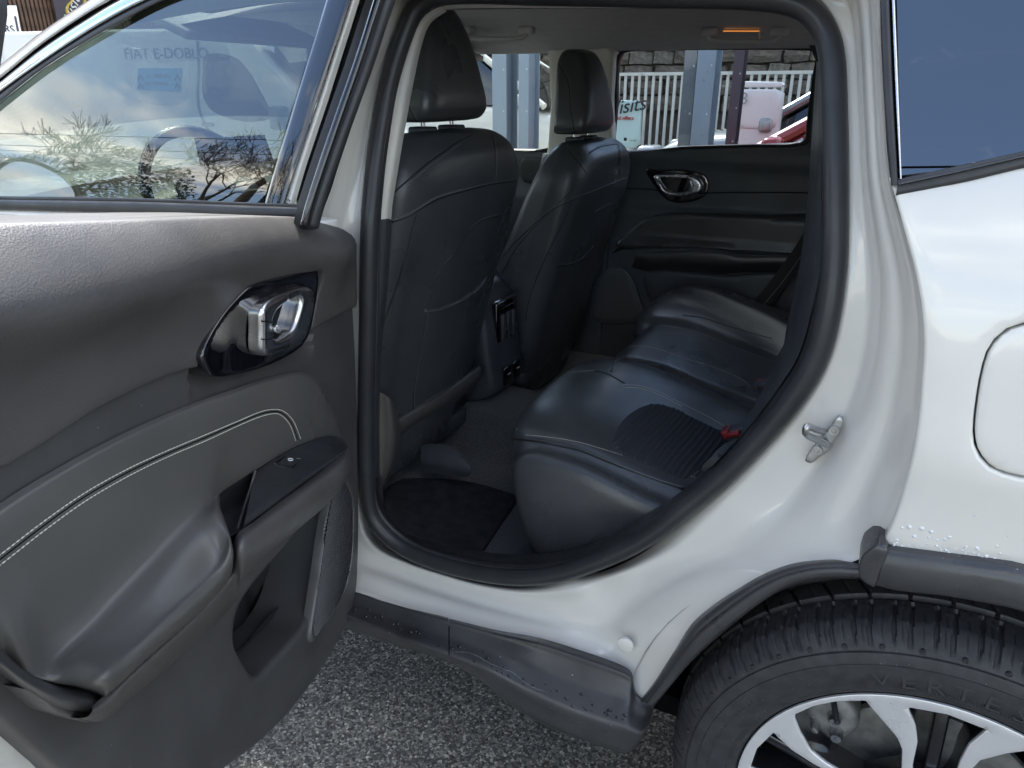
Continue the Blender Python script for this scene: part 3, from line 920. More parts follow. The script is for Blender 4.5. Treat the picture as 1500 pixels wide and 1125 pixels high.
# --- door striker on the rear pillar
SK = empty('door_striker', (0, 0, 0), parent=CAR)
def skp(px, py, h=0.0): return sd(px, py, .098 - h)
so_ = [(1179, 676), (1187, 662), (1196, 650), (1206, 638), (1218, 624), (1227, 612), (1233, 613), (1234, 622), (1228, 637), (1218, 652), (1214, 661), (1200, 671), (1188, 680)]
o2 = crom(np.array([(skp(*p)[0], skp(*p)[2]) for p in so_]), 4, True)
patch('striker_plate', o2, lambda u, v, h: np.array([u, gside(v) + .100 - h, v]), 'steel', SK, 0.004, prof=rnd_prof(.0010), depth=.006)
for c in ((1197, 659), (1222, 630)):
    P = skp(*c, .0)
    MB().lathe([(0, -.0012), (.0028, -.0012), (.0032, -.0030), (.0060, -.0030), (.0066, -.0022), (.0068, .004)], P - np.array([0, .0005, 0]), 18).build('striker_bolt', 'steel', SK)
b0, b1 = skp(1205, 644), skp(1213, 633)
e0, e1 = sd(1183, 632, .058), sd(1190, 622, .058)
b0 = skp(1212, 652); b1 = skp(1207, 632)
loop = crom([b0, b0 * .5 + sd(1181, 636, .062) * .5, sd(1181, 636, .062), sd(1182, 625, .060), b1 * .5 + sd(1182, 625, .060) * .5, b1], 5)
MB().tube(loop, .0044, 10).build('striker_loop', 'steel', SK)
# blanking plug on the sill, water beads on the quarter panel
P = sd(915, 946, .050)
pv = crom([xz(915 + 15 * math.cos(a), 946 + 15 * math.sin(a), .05) for a in np.linspace(0, 2 * math.pi, 13)[:-1]], 3, True)
# raised round plug and water beads on the paint
pc = P
mb = MB(); mb.lathe([(0, -.0012), (.0105, -.0012), (.0125, -.0004), (.0135, .003)], P + np.array([0, .001, 0]), 22, 'Y'); mb.build('blanking_plug', 'paint', CAR)
rng = random.Random(9)
beads = [(1321, 773), (1332, 772), (1350, 774), (1364, 779), (1360, 787), (1373, 791), (1384, 790), (1391, 787), (1339, 786), (1428, 754), (1352, 730), (1415, 801), (1431, 803), (1461, 800), (1372, 800), (1445, 815)]
for k in range(60): beads.append((rng.uniform(1305, 1495), rng.uniform(0, 14) + 800 + (0.12 * (0)) ))
mb = MB()
for k, (x, y) in enumerate(beads):
    if k >= 16: y = 803 + (x - 1300) * .135 - rng.uniform(0, 16)
    Q = side(x, y, -.0002); s = rng.uniform(.0016, .0030) if k < 16 else rng.uniform(.0005, .0016)
    mb.lathe([(0, -s * .55), (s * .5, -s * .46), (s * .85, -s * .22), (s, .0008)], Q, 9, 'Y')
mb.build('water_beads', 'water', CAR)['kind'] = 'stuff'

# dried water marks on the sill cladding and grime line on the painted sill
rng = random.Random(21)
cbv = [bvh_of(o_) for o_ in CLAD]
def jag(pts, which, n, amp, name, m_, r):
    Q = []
    for x, y in crom(np.array(pts, float), n):
        q = cast(x + rng.gauss(0, amp), y + rng.gauss(0, amp), cbv[which], .0002)
        if q is not None: Q.append(q)
    if len(Q) > 3: MB().tube(Q, [r * rng.uniform(.3, 1.4) for _ in Q], 4).build(name, m_, CAR, True, None, False)
lip_ = [(662, 955), (690, 957), (720, 973), (750, 985), (775, 1004), (800, 1014), (840, 1034), (880, 1046), (915, 1056)]
jag(lip_[:6], 1, 14, .35, 'dried_water_mark', 'scale_white', .0003)
mb = MB()
for k in range(60):
    x = rng.uniform(515, 930); y0_ = np.interp(x, [510, 657, 767, 830, 940], [900, 955, 1006, 1036, 1066]); y = y0_ - abs(rng.gauss(0, 9)) - 2
    q = cast(x, y, cbv[0] if x < 657 else cbv[1], .0001)
    if q is None: continue
    s = rng.uniform(.0008, .0042)
    mb.lathe([(0, -.0004), (s * .8, -.0003), (s, .0006)], q, 8, 'Y')
mb.build('water_spots', 'wet_black', CAR)['kind'] = 'stuff'
# ------------------------------------------------------------------ open rear door (hinged at the centre pillar, swung out 75 degrees)
DTH = R_(75)
DO = np.array([-0.76, 0.02, 0.0])
DE = np.array([math.cos(DTH), -math.sin(DTH), 0.0])
DN = np.array([math.sin(DTH), math.cos(DTH), 0.0])
def dw0(z):
    if z < 0.6: return 0.0
    if z < 1.10: return 0.038 * ((z - 0.6) / 0.5) ** 1.5
    return 0.038 + 0.30 * (z - 1.10)
def dP(u, w, z): return DO + DE * u + DN * w + np.array([0, 0, z])
def dlift(off):
    return lambda u, v, h: dP(u, dw0(v) + off + h, v)
def dpx(px, py, off=0.0):
    return on_fn(px, py, lambda P: (P - DO) @ DN - dw0(P[2]) - off, 0.25, 4.0)
def duz(px, py, off=0.0):
    P = dpx(px, py, off); return ((P - DO) @ DE, P[2])
def duzs(L, off=0.0): return [duz(x, y, off) for x, y in L]
RD = empty('rear_door', (0, 0, 0), parent=CAR)
RD['label'] = 'wide open rear door with black trim and white stitching'

top_px = [(516, 356), (513, 343), (505, 334), (485, 325), (463, 319), (400, 318), (300, 321), (150, 326), (0, 330)]
topc = duzs(top_px, .0)
low_px = [(0, 1048), (40, 1085), (85, 1126), (150, 1185), (240, 1190), (330, 1125), (380, 1090), (430, 1040), (470, 985), (505, 925), (520, 885), (526, 840), (527, 700), (524, 560), (519, 430)]
lowc = duzs(low_px, .0)
pock_px = [(478, 736), (474, 780), (468, 830), (455, 882), (440, 914), (418, 940), (395, 966), (372, 988), (364, 988), (352, 966), (344, 940), (347, 905), (357, 880), (385, 842), (415, 808), (450, 765)]
pock = crom(duzs(pock_px), 3, True)
trim_o = np.vstack([crom(topc, 4), np.array([(.70, topc[-1][1] + .02), (.84, topc[-1][1] + .02), (.86, 1.08), (.80, .96), (.72, .86)]), crom(lowc, 4)])
BZC = duz(390, 472, .01)
def lower_h(u, z):
    zl = np.interp(u, UPL[:, 0], UPL[:, 1])
    if z > zl - .05: return 0.010 * math.exp(-((z - .52) / .07) ** 2) - .055 * min(1, max(0, (z - zl - .004) / .03)) - (.02 if abs(u - BZC[0]) < .14 else 0) * min(1, max(0, (z - zl + .05) / .05))
    return 0.010 * math.exp(-((z - .52) / .07) ** 2) * min(1, max(0, (u + .02) / .1))
UPL = np.array(duzs([(519, 449), (500, 457), (466, 474), (440, 488), (380, 512), (300, 533), (250, 546), (200, 566), (130, 601), (60, 646), (0, 682), (-90, 740)]))
UPL = UPL[np.argsort(UPL[:, 0])]
patch('door_card', trim_o, dlift(0.0), 'mid_black', RD, 0.010, prof=rnd_prof(0.010), depth=0.09, holes=[pock], hfun=lower_h)
# map pocket: back wall and floor
bk = np.array(duzs([(500, 720), (492, 800), (470, 900), (400, 1000), (355, 1015), (325, 940), (340, 860), (440, 745)]))
patch('pocket_back', bk, dlift(-.095), 'pocket_shade', RD, 0.012, hfun=lambda u, v: .007 * math.sin(u * 70))
patch('pocket_front', np.array(duzs([(476, 850), (455, 884), (436, 918), (395, 968), (366, 990), (352, 970), (380, 955), (420, 905)], -.02)), dlift(-.05), 'pocket_shade', RD, 0.012)
# white door shell behind the card
sh = [(u, z) for u, z in trim_o]
shc = np.array(sh).mean(0)
shell = shc + (np.array(sh) - shc) * np.array([1.045, 1.05])
shell[:, 1] = np.minimum(shell[:, 1], np.interp(shell[:, 0], [q[0] for q in sorted(map(tuple, topc))], [q[1] for q in sorted(map(tuple, topc))]) - .03)
patch('door_shell', shell, dlift(-.110), 'paint', RD, 0.02, prof=rnd_prof(0.012), depth=0.040)

# upper card with its soft shoulder
bz_px = [(299, 522), (301, 534), (309, 547), (323, 554), (345, 552), (372, 545), (412, 529), (436, 515), (448, 503), (457, 484), (464, 450), (468, 415), (467, 398), (461, 393), (445, 397), (400, 409), (380, 415), (367, 422), (352, 440), (330, 470), (312, 494), (302, 512)]
bzo = crom(duzs(bz_px, .016), 4, True)
bzh = bzo.mean(0) + (np.array(duzs(bz_px, .006)) - bzo.mean(0)) * .96
bzh = crom(bzh, 4, True)
crz = np.array(duzs([(507, 372), (430, 388), (350, 402), (270, 418), (200, 432), (90, 455), (0, 468), (-90, 478)], .022))
crz = crz[np.argsort(crz[:, 0])]
tpz = np.array(topc); tpz = tpz[np.argsort(tpz[:, 0])]
BZS = duz(352, 482, .01)
def up_h(u, z):
    zc_ = np.interp(u, crz[:, 0], crz[:, 1]); zt = np.interp(u, tpz[:, 0], tpz[:, 1])
    s = z - zc_; S = max(zt - zc_, .02)
    fade = min(1, max(0, (u - tpz[0, 0] + .02) / .12)); fade = fade * fade * (3 - 2 * fade)
    q = (((u - BZS[0]) / .23) ** 2 + ((z - BZS[1]) / .085) ** 2) ** 1.5
    fade *= 1 - .97 * math.exp(-q)
    if s > 0: return fade * (.030 - .062 * (s / S) ** 1.5) + .004
    return fade * (.026 * math.exp(-(s / .040) ** 2) + .004 * math.exp(s / .10)) + .004
up_px = [(519, 449), (500, 457), (466, 474), (440, 488), (380, 512), (300, 533), (250, 546), (200, 566), (130, 601), (60, 646), (0, 682)]
upl = duzs(up_px)
up_o = np.vstack([crom(topc, 4), np.array([(.70, topc[-1][1] + .02), (.80, topc[-1][1] + .02), (.80, 1.08)]), crom(upl[::-1], 4), np.array(duzs([(518, 400)]))])
patch('upper_card', up_o, dlift(0.002), 'soft_black', RD, 0.009, prof=rnd_prof(0.003), depth=0.03, hfun=up_h, holes=[bzh])

# leather pad that swells into the armrest
def prow(a, edge=None, arm=None):
    a = np.array(a, float)
    if arm is None:
        d = np.array(edge, float); e = a + (d - a)
        offs = [.002, .010, .014, .014, .012, .010, .008, .006, .0, -.01]
        pts = [a, a + (d - a) * .07, a + (d - a) * .5, d, d + (0, 1), d + (0, 2), d + (0, 3), d + (0, 4), d + (0, 5), d + (0, 6)]
    else:
        P = [np.array(q, float) for q in arm]
        offs = [.002, .010, .015, .022, .048, .071, .081, .082, .070, .01]
        d, e, f, g, h, i = P
        pts = [a, a + (d - a) * .07, a + (d - a) * .5, d, e, f, f * .45 + g * .55, g, h, i]
    return [dpx(x, y, o) for (x, y), o in zip(pts, offs)]
def erow(a, arm):
    a = np.array(a, float); P = [np.array(q, float) for q in arm]; d, e, f, g, h, i = P
    pts = [a, a + (d - a) * .07, a + (d - a) * .5, d, e, f, f * .45 + g * .55, g, h, i]
    return [dpx(x, y, o) for (x, y), o in zip(pts, [.002, .010, .016, .030, .040, .046, .048, .050, .046, .030])]
PR = [prow((501, 645), (500, 647)), prow((492, 610), (486, 638)), prow((481, 587), (468, 641)), prow((463, 555), (432, 654)), prow((440, 545), (395, 675)), prow((405, 550), (358, 698)), prow((365, 562), (322, 722)),
      prow((345, 569), arm=[(301, 737), (316, 752), (333, 782), (342, 808), (341, 832), (336, 842)]),
      prow((290, 588), arm=[(272, 757), (296, 782), (322, 815), (328, 845), (320, 868), (312, 875)]),
      prow((230, 612), arm=[(230, 800), (255, 828), (285, 855), (288, 888), (275, 912), (266, 918)]),
      prow((150, 650), arm=[(180, 852), (205, 882), (237, 900), (236, 934), (222, 958), (213, 964)]),
      prow((80, 688), arm=[(125, 912), (152, 938), (185, 948), (185, 980), (177, 1000), (168, 1006)]),
      prow((20, 724), arm=[(78, 958), (105, 975), (138, 984), (155, 1002), (158, 1016), (150, 1024)]),
      erow((-25, 755), [(44, 984), (78, 1000), (106, 1005), (134, 1011), (149, 1022), (153, 1030)]),
      prow((-70, 790), (8, 958)), prow((-140, 850), (-40, 930))]
pad = loft_obj('armrest_pad', PR, 'pad_leather', RD, 5, 4)
pbv = bvh_of(pad)
ROLL = [((-20, 942), (-20, 968)), ((0, 953), (0, 984)), ((40, 986), (40, 1011)), ((90, 1003), (82, 1036)), ((130, 1009), (120, 1044)), ((148, 1018), (142, 1045)), ((156, 1028), (154, 1040))]
rr_ = []
for a, b in ROLL:
    a = np.array(a, float); b = np.array(b, float)
    rr_.append([dpx(*(a + (b - a) * f), o) for f, o in zip((-.10, .02, .2, .5, .8, 1, 1.1), (.024, .034, .048, .056, .048, .024, .0))])
loft_obj('armrest_end_roll', rr_, 'leather', RD, 4, 3)
# double row of white stitching
st1 = [(440, 643), (430, 618), (420, 606), (408, 600), (385, 602), (350, 616), (300, 637), (240, 662), (180, 690), (120, 724), (60, 766), (0, 812), (-30, 835)]
st2 = [(433, 646), (425, 624), (416, 612), (405, 606), (385, 609), (352, 622), (302, 645), (243, 670), (184, 699), (124, 734), (64, 777), (0, 827), (-30, 850)]
for s in (st1, st2):
    stitches('stitching', cast_line(s, pbv, .0006, 10), RD, 'thread', .0046, .80, .00068)
MB().tube(cast_line([((a[0] + b[0]) / 2, (a[1] + b[1]) / 2) for a, b in zip(st1, st2)], pbv, -.0003, 8), .0009, 6).build('pad_seam', 'black_void', RD, True, None, False)

# switch pod, finger cup, pull bar
pu = [(507, 651), (500, 641), (485, 637), (460, 642), (430, 655), (400, 671), (374, 690)]
pl_ = [(510, 655), (503, 664), (488, 676), (465, 693), (437, 713), (405, 737), (357, 772)]
rows = []
for a, b in zip(pu, pl_):
    a = np.array(a, float); b = np.array(b, float)
    rows.append([dpx(*(a + (b - a) * f), o) for f, o in zip((0, .06, .5, .92, 1), (.010, .018, .044, .070, .070))])
pod = loft_obj('switch_pod', rows, 'dark_trim', RD, 4, 4)
cu = [(374, 690), (350, 704), (325, 721), (303, 737)]
cl_ = [(357, 772), (350, 778), (343, 783), (336, 787)]
rows = []
for a, b in zip(cu, cl_):
    a = np.array(a, float); b = np.array(b, float)
    rows.append([dpx(*(a + (b - a) * f), o) for f, o in zip((0, .1, .5, .85, 1.0), (.014, .008, .006, .030, .066))])
loft_obj('finger_cup', rows, 'dark_trim', RD, 4, 4)
MB().tube([dpx(374, 690, .020), dpx(366, 718, .028), dpx(356, 748, .04), dpx(348, 774, .055)], .0016, 8).build('cup_edge', 'satin_metal' if False else 'soft_black', RD)
BR = [((509, 652), (513, 662), (515, 675), (513, 690), (510, 697)), ((497, 668), (504, 677), (508, 693), (502, 712), (496, 718)), ((470, 690), (478, 698), (484, 715), (478, 738), (470, 745)),
      ((440, 713), (447, 722), (453, 740), (447, 765), (438, 772)), ((405, 738), (412, 749), (420, 770), (412, 796), (402, 803)), ((370, 765), (376, 777), (385, 800), (378, 830), (368, 836)),
      ((345, 786), (350, 800), (357, 822), (352, 850), (344, 856)), ((338, 834), (340, 845), (342, 858), (345, 875), (343, 885)), ((306, 876), (307, 886), (308, 898), (305, 920), (300, 928)), ((240, 938), (242, 948), (243, 960), (240, 980), (235, 986)), ((190, 983), (192, 993), (193, 1005), (190, 1022), (185, 1028)), ((156, 1016), (158, 1028), (160, 1040), (158, 1052), (150, 1058)), ((135, 1034), (135, 1042), (128, 1050), (110, 1052), (95, 1046))]
rows = []
for i, r in enumerate(BR):
    of = (.068, .085, .088, .070, .004) if i < 7 else (.060, .066, .062, .044, -.004)
    if i == 0: of = (.050, .060, .060, .045, -.004)
    rows.append([dpx(x, y, o) for (x, y), o in zip(r, of)])
loft_obj('pull_bar', rows, 'soft_black', RD, 5, 4)
podb = bvh_of(pod)
def on_pod(px, py, l=0.0): return cast(px, py, podb, l)
sw = [(401, 679), (418, 668), (441, 672), (432, 684), (424, 686)]
MB().tube([on_pod(*p, .0005) for p in [(402, 680), (419, 669), (440, 673), (428, 686), (402, 680)]], .0011, 6).build('switch_surround', 'piano', RD)
b_ = [on_pod(*p, 0) for p in [(410, 679), (420, 671), (438, 675), (427, 684)]]
nrm = np.cross(b_[1] - b_[0], b_[3] - b_[0]); nrm /= np.linalg.norm(nrm)
if nrm @ (CAM - b_[0]) < 0: nrm = -nrm
mb = MB(); mb.add([p - nrm * .004 for p in b_] + [b_[0] + nrm * .006, b_[1] + nrm * .006, b_[2] + nrm * .002, b_[3] + nrm * .002], [(0, 1, 2, 3), (4, 5, 6, 7), (0, 1, 5, 4), (1, 2, 6, 5), (2, 3, 7, 6), (3, 0, 4, 7)])
swo = mb.build('window_switch', 'dark_trim', RD, False)
sc_ = sum(b_) / 4 + nrm * .0046; ex = (b_[2] - b_[0]); ex /= np.linalg.norm(ex); ey = np.cross(nrm, ex)
MB().tube([sc_ + ex * (.004 * math.cos(t)) + ey * (.0026 * math.sin(t)) for t in np.linspace(0, 2 * math.pi, 17)[:-1]], .0006, 5, True).build('switch_symbol', 'white_print', RD)

# speaker grille with its raised frame
gr_px = [(497, 704), (508, 712), (516, 732), (517, 770), (515, 815), (508, 853), (496, 884), (478, 910), (462, 932), (459, 922), (463, 890), (470, 840), (478, 780), (486, 735)]
gr = crom(duzs(gr_px, .014), 4, True); gc = gr.mean(0)
gro = gc + (gr - gc) * np.array([1.13, 1.045])
patch('speaker_frame', gro, dlift(.016), 'soft_black', RD, 0.006, prof=rnd_prof(.006), depth=.012, holes=[gr])
def grille_mat():
    m = bpy.data.materials.new('perforated'); m.use_nodes = True
    t = m.node_tree; b = t.nodes['Principled BSDF']
    b.inputs['Base Color'].default_value = (.03, .031, .033, 1); b.inputs['Roughness'].default_value = .5
    M['perforated'] = m
grille_mat()
patch('speaker_backing', gr, dlift(.0105), 'black_void', RD, 0.012)
g0, g1 = gr.min(0), gr.max(0)
mb = MB()
stp = 0.0046
L = []
for j, z in enumerate(np.arange(g0[1], g1[1], stp)):
    line = [(u, z) for u in np.arange(g0[0], g1[0], .0018)]
    ins = inside(np.array(line), gr); seg = []
    for q, k in zip(line, ins):
        if k: seg.append(q)
    if len(seg) > 2:
        mb.tube([dlift(.0136)(u, zz + .0006 * math.sin(u * 3000), 0) for u, zz in (seg[0], seg[len(seg) // 2], seg[-1])], .0014, 5)
for u in np.arange(g0[0], g1[0], .0060):
    line = [(u, z) for z in np.arange(g0[1], g1[1], .002)]
    ins = inside(np.array(line), gr); seg = [q for q, k in zip(line, ins) if k]
    if len(seg) > 2:
        mb.tube([dlift(.0130)(uu, zz, 0) for uu, zz in (seg[0], seg[len(seg) // 3], seg[2 * len(seg) // 3], seg[-1])], .0011, 5)
mb.build('speaker_grille', 'grille', RD, True, None, False)['kind'] = 'stuff'

# gloss black bezel and handle
s0 = np.array(duz(342, 500, .01))
hc0 = np.array(duz(425, 470, .01))
def bz_h(u, z):
    a = ((u - s0[0]) / .050) ** 2 + ((z - s0[1]) / .055) ** 2
    b = ((u - hc0[0]) / .075) ** 2 + ((z - hc0[1]) / .05) ** 2
    return -.013 * math.exp(-a) - .004 * math.exp(-b)
patch('handle_bezel', bzo, dlift(.017), 'piano', RD, 0.005, prof=rnd_prof(.004), depth=.03, hfun=bz_h)
ho_px = [(382, 458), (386, 448), (398, 438), (420, 428), (444, 421), (456, 422), (460, 432), (458, 455), (453, 478), (445, 497), (432, 507), (410, 516), (396, 521), (386, 520), (382, 512), (382, 485)]
hi_px = [(399, 469), (405, 456), (420, 444), (438, 434), (441, 438), (438, 455), (432, 474), (426, 485), (412, 495), (402, 497), (400, 485)]
ho = crom(duzs(ho_px, .026), 4, True); hi_ = crom(duzs(hi_px, .026), 4, True)
HD = empty('door_handle', (0, 0, 0), parent=RD)
patch('door_handle_frame', ho, dlift(.029), 'satin_metal', RD, 0.0045, prof=rnd_prof(.007), depth=.012, holes=[hi_])
bpy.data.objects.remove(HD)
patch('handle_recess', crom(duzs([(396, 470), (405, 452), (440, 430), (446, 438), (436, 480), (424, 490), (404, 501)], .004), 3, True), dlift(.006), 'piano', RD, 0.006, hfun=lambda u, v: -.004)
P = dpx(404, 481, .030)
MB().lathe([(0, -.004), (.004, -.0035), (.0058, -.001), (.006, .004)], P, 14, 'X').build('lock_knob', 'satin_metal', RD)
MB().tube([dpx(383, 471, .0275), dpx(391, 471, .0292), dpx(399, 472, .0285)], .0007, 5).build('handle_joint', 'black_void', RD)
MB().tube([dpx(383, 497, .0275), dpx(391, 498, .0292), dpx(400, 495, .0285)], .0007, 5).build('handle_joint', 'black_void', RD)

# window frame of the open door: front upright, top bar, rear upright
fr_px = [(441, 340), (448, 302), (468, 240), (492, 170), (520, 90), (549, 0), (560, -40), (600, -40), (580, 0), (549, 90), (520, 170), (494, 240), (474, 302), (466, 340)]
patch('window_upright', np.array(duzs(fr_px, .0)), dlift(.0), 'dark_trim', RD, .02, prof=rnd_prof(.003), depth=.010)
def dtube(pts, r, name, m, off=0.0, flat=None):
    return MB().tube(crom([dpx(x, y, off) for x, y in pts], 5), r, 8, flat=flat).build(name, m, RD, True, None, False)
dtube([(456, 332), (464, 302), (484, 240), (509, 170), (538, 90), (567, 0), (578, -30)], .0095, 'upright_seal', 'rubber', .012)
dtube([(446, 330), (453, 302), (473, 240), (497, 170), (525, 90), (554, 0), (564, -30)], .0055, 'glass_run_channel', 'rim_black', .010)
zt_ = duz(560, -40)[1]
rv_px = [(26, -30), (24, 0), (14, 70), (3, 145), (-6, 230), (-10, 334), (-70, 334), (-64, 145), (-40, -30)]
patch('window_rear_upright', np.array(duzs(rv_px, .01)), dlift(.01), 'soft_black', RD, .02, prof=rnd_prof(.008), depth=.04)
uA = duz(580, -40)[0]; uB = duz(-40, -30, .01)[0]; uC, zC = duz(26, -30, .01)
patch('window_top_bar', np.array([(uA, zt_), (uC, zC), (uB, zC), (uB, zC + .06), (uC - .06, max(zt_, zC) + .07), (uA, zt_ + .06)]), dlift(.0), 'dark_trim', RD, .02, prof=rnd_prof(.008), depth=.05)
# lowered glass edge and belt seal of the open door
bl = [(462, 317), (400, 315), (300, 317), (150, 321), (0, 324), (-80, 326)]

fl_px = [(-70, 1000), (0, 1054), (40, 1092), (85, 1133), (150, 1195), (150, 1260), (70, 1210), (0, 1150), (-70, 1085)]
patch('door_flange', np.array(duzs(fl_px, -.03)), dlift(-.03), 'paint', RD, .012, prof=rnd_prof(.004), depth=.02)

patch('armrest_end_cover', np.array(duzs([(50, 1012), (100, 1018), (165, 1022), (168, 1052), (130, 1060), (85, 1045)], .03)), dlift(.03), 'soft_black', RD, .012, prof=rnd_prof(.004), depth=.03)
# ------------------------------------------------------------------ front door (shut), centre pillar cover, front pillar, glass
FDR = empty('front_door', (0, 0, 0), parent=CAR)
b_in = [xz(448, 322), xz(300, 317), xz(150, 311), xz(0, 307)]
patch('front_door_skin', np.array([(-.80, .43)] + [(b_in[0][0] + .03, b_in[0][1])] + b_in + [(-1.95, 1.05), (-1.98, .8), (-1.9, .5), (-1.6, .43)]), lift_side, 'paint', FDR, 0.04, prof=rnd_prof(.008), depth=.03)
strip('belt_moulding', [(452, 303), (380, 301), (200, 295), (0, 292), (-100, 291)], [(458, 321), (400, 319), (200, 313), (0, 307), (-100, 304)], 'dark_trim', -.006, .02, .012, FDR, .006)
strip('belt_lip', [(450, 299), (380, 297), (200, 290), (0, 287), (-100, 286)], [(450, 304), (380, 302), (200, 296), (0, 293), (-100, 292)], 'rubber', .0, .012, .01, FDR, .002)
ap = [(-60, 200), (0, 150), (64, 100), (128, 60), (176, 33), (232, 4), (300, -22), (380, -42), (492, -50)]
gq = [xz(x, y, .008) for x, y in ap + [(478, 0), (460, 57), (385, 303), (200, 297), (0, 294), (-60, 293)]]
patch('front_window', np.array(gq), lambda u, v, h: np.array([u, gside(v) + .008 - h, v]), 'glass_front', FDR, .04, depth=.004)
strip('pillar_cover', [(386, 304), (432, 150), (478, 0), (491, -45)], [(413, 304), (464, 150), (513, 0), (527, -45)], 'piano', .004, .01, .02, FDR, .0015)
flat_side('gap_strip', [(413, 303), (464, 150), (513, 0), (526, -45), (532, -45), (519, 0), (472, 150), (424, 303)], 'trim_light', .012, .01, .012, .002, FDR)
for q in ([(415, 284), (421, 284), (420, 289), (414, 289)], [(415, 293), (418, 293), (417, 299), (413, 299)]):
    pass
def side_text(body, px, py, off, size, mat_, parent, rot=0.0, name='printed_letters', flip=False):
    cu = bpy.data.curves.new(name, 'FONT'); cu.body = body; cu.size = size; cu.extrude = .0004; cu.align_x = 'CENTER'; cu.align_y = 'CENTER'
    t_ = bpy.data.objects.new('t', cu); COL.objects.link(t_)
    me = bpy.data.meshes.new_from_object(t_.evaluated_get(bpy.context.evaluated_depsgraph_get())); bpy.data.objects.remove(t_)
    P = side(px, py, off); sl_ = (gside(P[2] + .01) - gside(P[2] - .01)) / .02
    for v in me.vertices:
        x, z = v.co.x * math.cos(rot) - v.co.y * math.sin(rot), v.co.x * math.sin(rot) + v.co.y * math.cos(rot)
        v.co = Vector((P[0] + (-x if flip else x), P[1] + sl_ * z - .001 - v.co.z, P[2] + z))
    me.materials.append(M[mat_]); o = bpy.data.objects.new(name, me); COL.objects.link(o); o.parent = parent
    return o
side_text('OVA', 419, 286, .011, .011, 'black_print', FDR, R_(70))
side_text('1 2', 423, 296, .011, .007, 'black_print', FDR, R_(70))
flat_side('pillar_black', [(424, 306), (472, 150), (519, 0), (530, -45), (590, -45), (572, 0), (520, 150), (470, 306)], 'rim_black', .030, .01, .03, .002, CAR)
# front pillar bands
def band(name, up, dn, mat_, off, thick=.012, r=.004, parent=None):
    return strip(name, up, dn, mat_, off, thick, .010, parent or FDR, r)
A0 = [(-60, 200), (0, 150), (64, 100), (128, 60), (176, 33), (232, 4), (300, -22)]
A1 = [(-60, 185), (2, 134), (64, 90), (128, 48), (190, 13), (240, -10), (300, -34)]
A2 = [(-60, 168), (5, 116), (64, 69), (128, 27), (173, 0), (230, -26), (290, -50)]
A3 = [(-60, 161), (5, 111), (64, 63), (128, 20), (163, 0), (222, -33), (280, -57)]
A4 = [(-60, 140), (8, 88), (64, 44), (131, -1), (180, -36), (230, -66), (280, -88)]
band('window_frame_seal', A1, A0, 'rubber', -.002, .02)
band('window_chrome', A2, A1, 'chrome', -.006, .014, .006)
band('pillar_gap', A3, A2, 'black_void', .014, .006, .001, CAR)
rows = []
for a, b in zip(A4, A3):
    a = np.array(a, float); b = np.array(b, float)
    rows.append([side(*(b + (a - b) * f), o) for f, o in zip((0, .15, .5, .9, 1.0), (.006, -.004, -.004, .010, .03))])
loft_obj('front_pillar', rows, 'paint', CAR, 4, 3)
# door mirror (its reflection shows in the front window)
DM = empty('door_mirror', (0, 0, 0), parent=CAR)
def mir(y, z, h): return np.array([-1.77 + h - .10 * y, -.05 - y, 1.185 + z])
mo = crom([(0.0, -.06), (.02, .045), (.06, .072), (.12, .078), (.19, .062), (.225, .02), (.215, -.045), (.16, -.072), (.06, -.078)], 4, True)
mc = mo.mean(0)
patch('mirror_casing', mo, lambda u, v, h: mir(u, v, h), 'rim_black', DM, .012, prof=rnd_prof(.01), depth=.07, holes=[mc + (mo - mc) * .86])
patch('mirror_glass', mc + (mo - mc) * .88, lambda u, v, h: mir(u, v, h - .008), 'chrome', DM, .03)
rows = []
for k, s in ((0, 1.0), (-.03, 1.0), (-.07, .92), (-.10, .7), (-.115, .35)):
    rows.append([mir(*(mc + (p - mc) * s), k) for p in np.vstack([mo, mo[:1]])[::3]])
loft_obj('mirror_shell', rows, 'rim_black', DM, 2, 2)
MB().box((-1.80, -.02, 1.09), (.06, .12, .06), None, .012).build('mirror_foot', 'rim_black', DM)

# ------------------------------------------------------------------ front wing, bonnet, screen, dashboard
rows = []
for x, zt in ((-1.93, 1.03), (-2.2, 1.02), (-2.5, .99), (-2.8, .93), (-2.98, .84)):
    k = (x + 1.93) / -1.05
    rows.append([(x, .02 + .05 * k ** 3, .42), (x, .0 + .05 * k ** 3, .7), (x, .01 + .06 * k ** 3, .93 - .08 * k), (x, .08 + .06 * k, zt - .02), (x, .4, zt + .03), (x, .9, zt + .05), (x, 1.4, zt + .03), (x, 1.74 - .06 * k, zt - .02), (x, 1.81 - .06 * k ** 3, .7)])
loft_obj('bonnet_and_wings', rows, 'paint', CAR, 3, 3)
rows = [[(-2.05 - .10 * math.sin(math.pi * t), .06 + 1.70 * t, 1.04), (-1.62 - .06 * math.sin(math.pi * t), .12 + 1.58 * t, 1.30), (-1.30 - .03 * math.sin(math.pi * t), .20 + 1.42 * t, 1.44)] for t in np.linspace(0, 1, 9)]
loft_obj('windscreen', rows, 'glass_clear', CAR, 2, 3)
rows = []
for y in np.linspace(.12, 1.70, 9):
    hood = .035 * math.exp(-((y - .53) / .2) ** 2)
    rows.append([(-2.02, y, 1.00), (-1.85, y, 1.035 + hood * .5), (-1.68, y, 1.03 + hood), (-1.60, y, 1.01 + hood), (-1.575, y, .97), (-1.60, y, .86), (-1.62, y, .70), (-1.70, y, .5)])
loft_obj('dashboard', rows, 'int_black', CAR, 3, 4)
SWL = empty('steering_wheel', (-1.56, .53, 1.03), parent=CAR)
tl = R_(24)
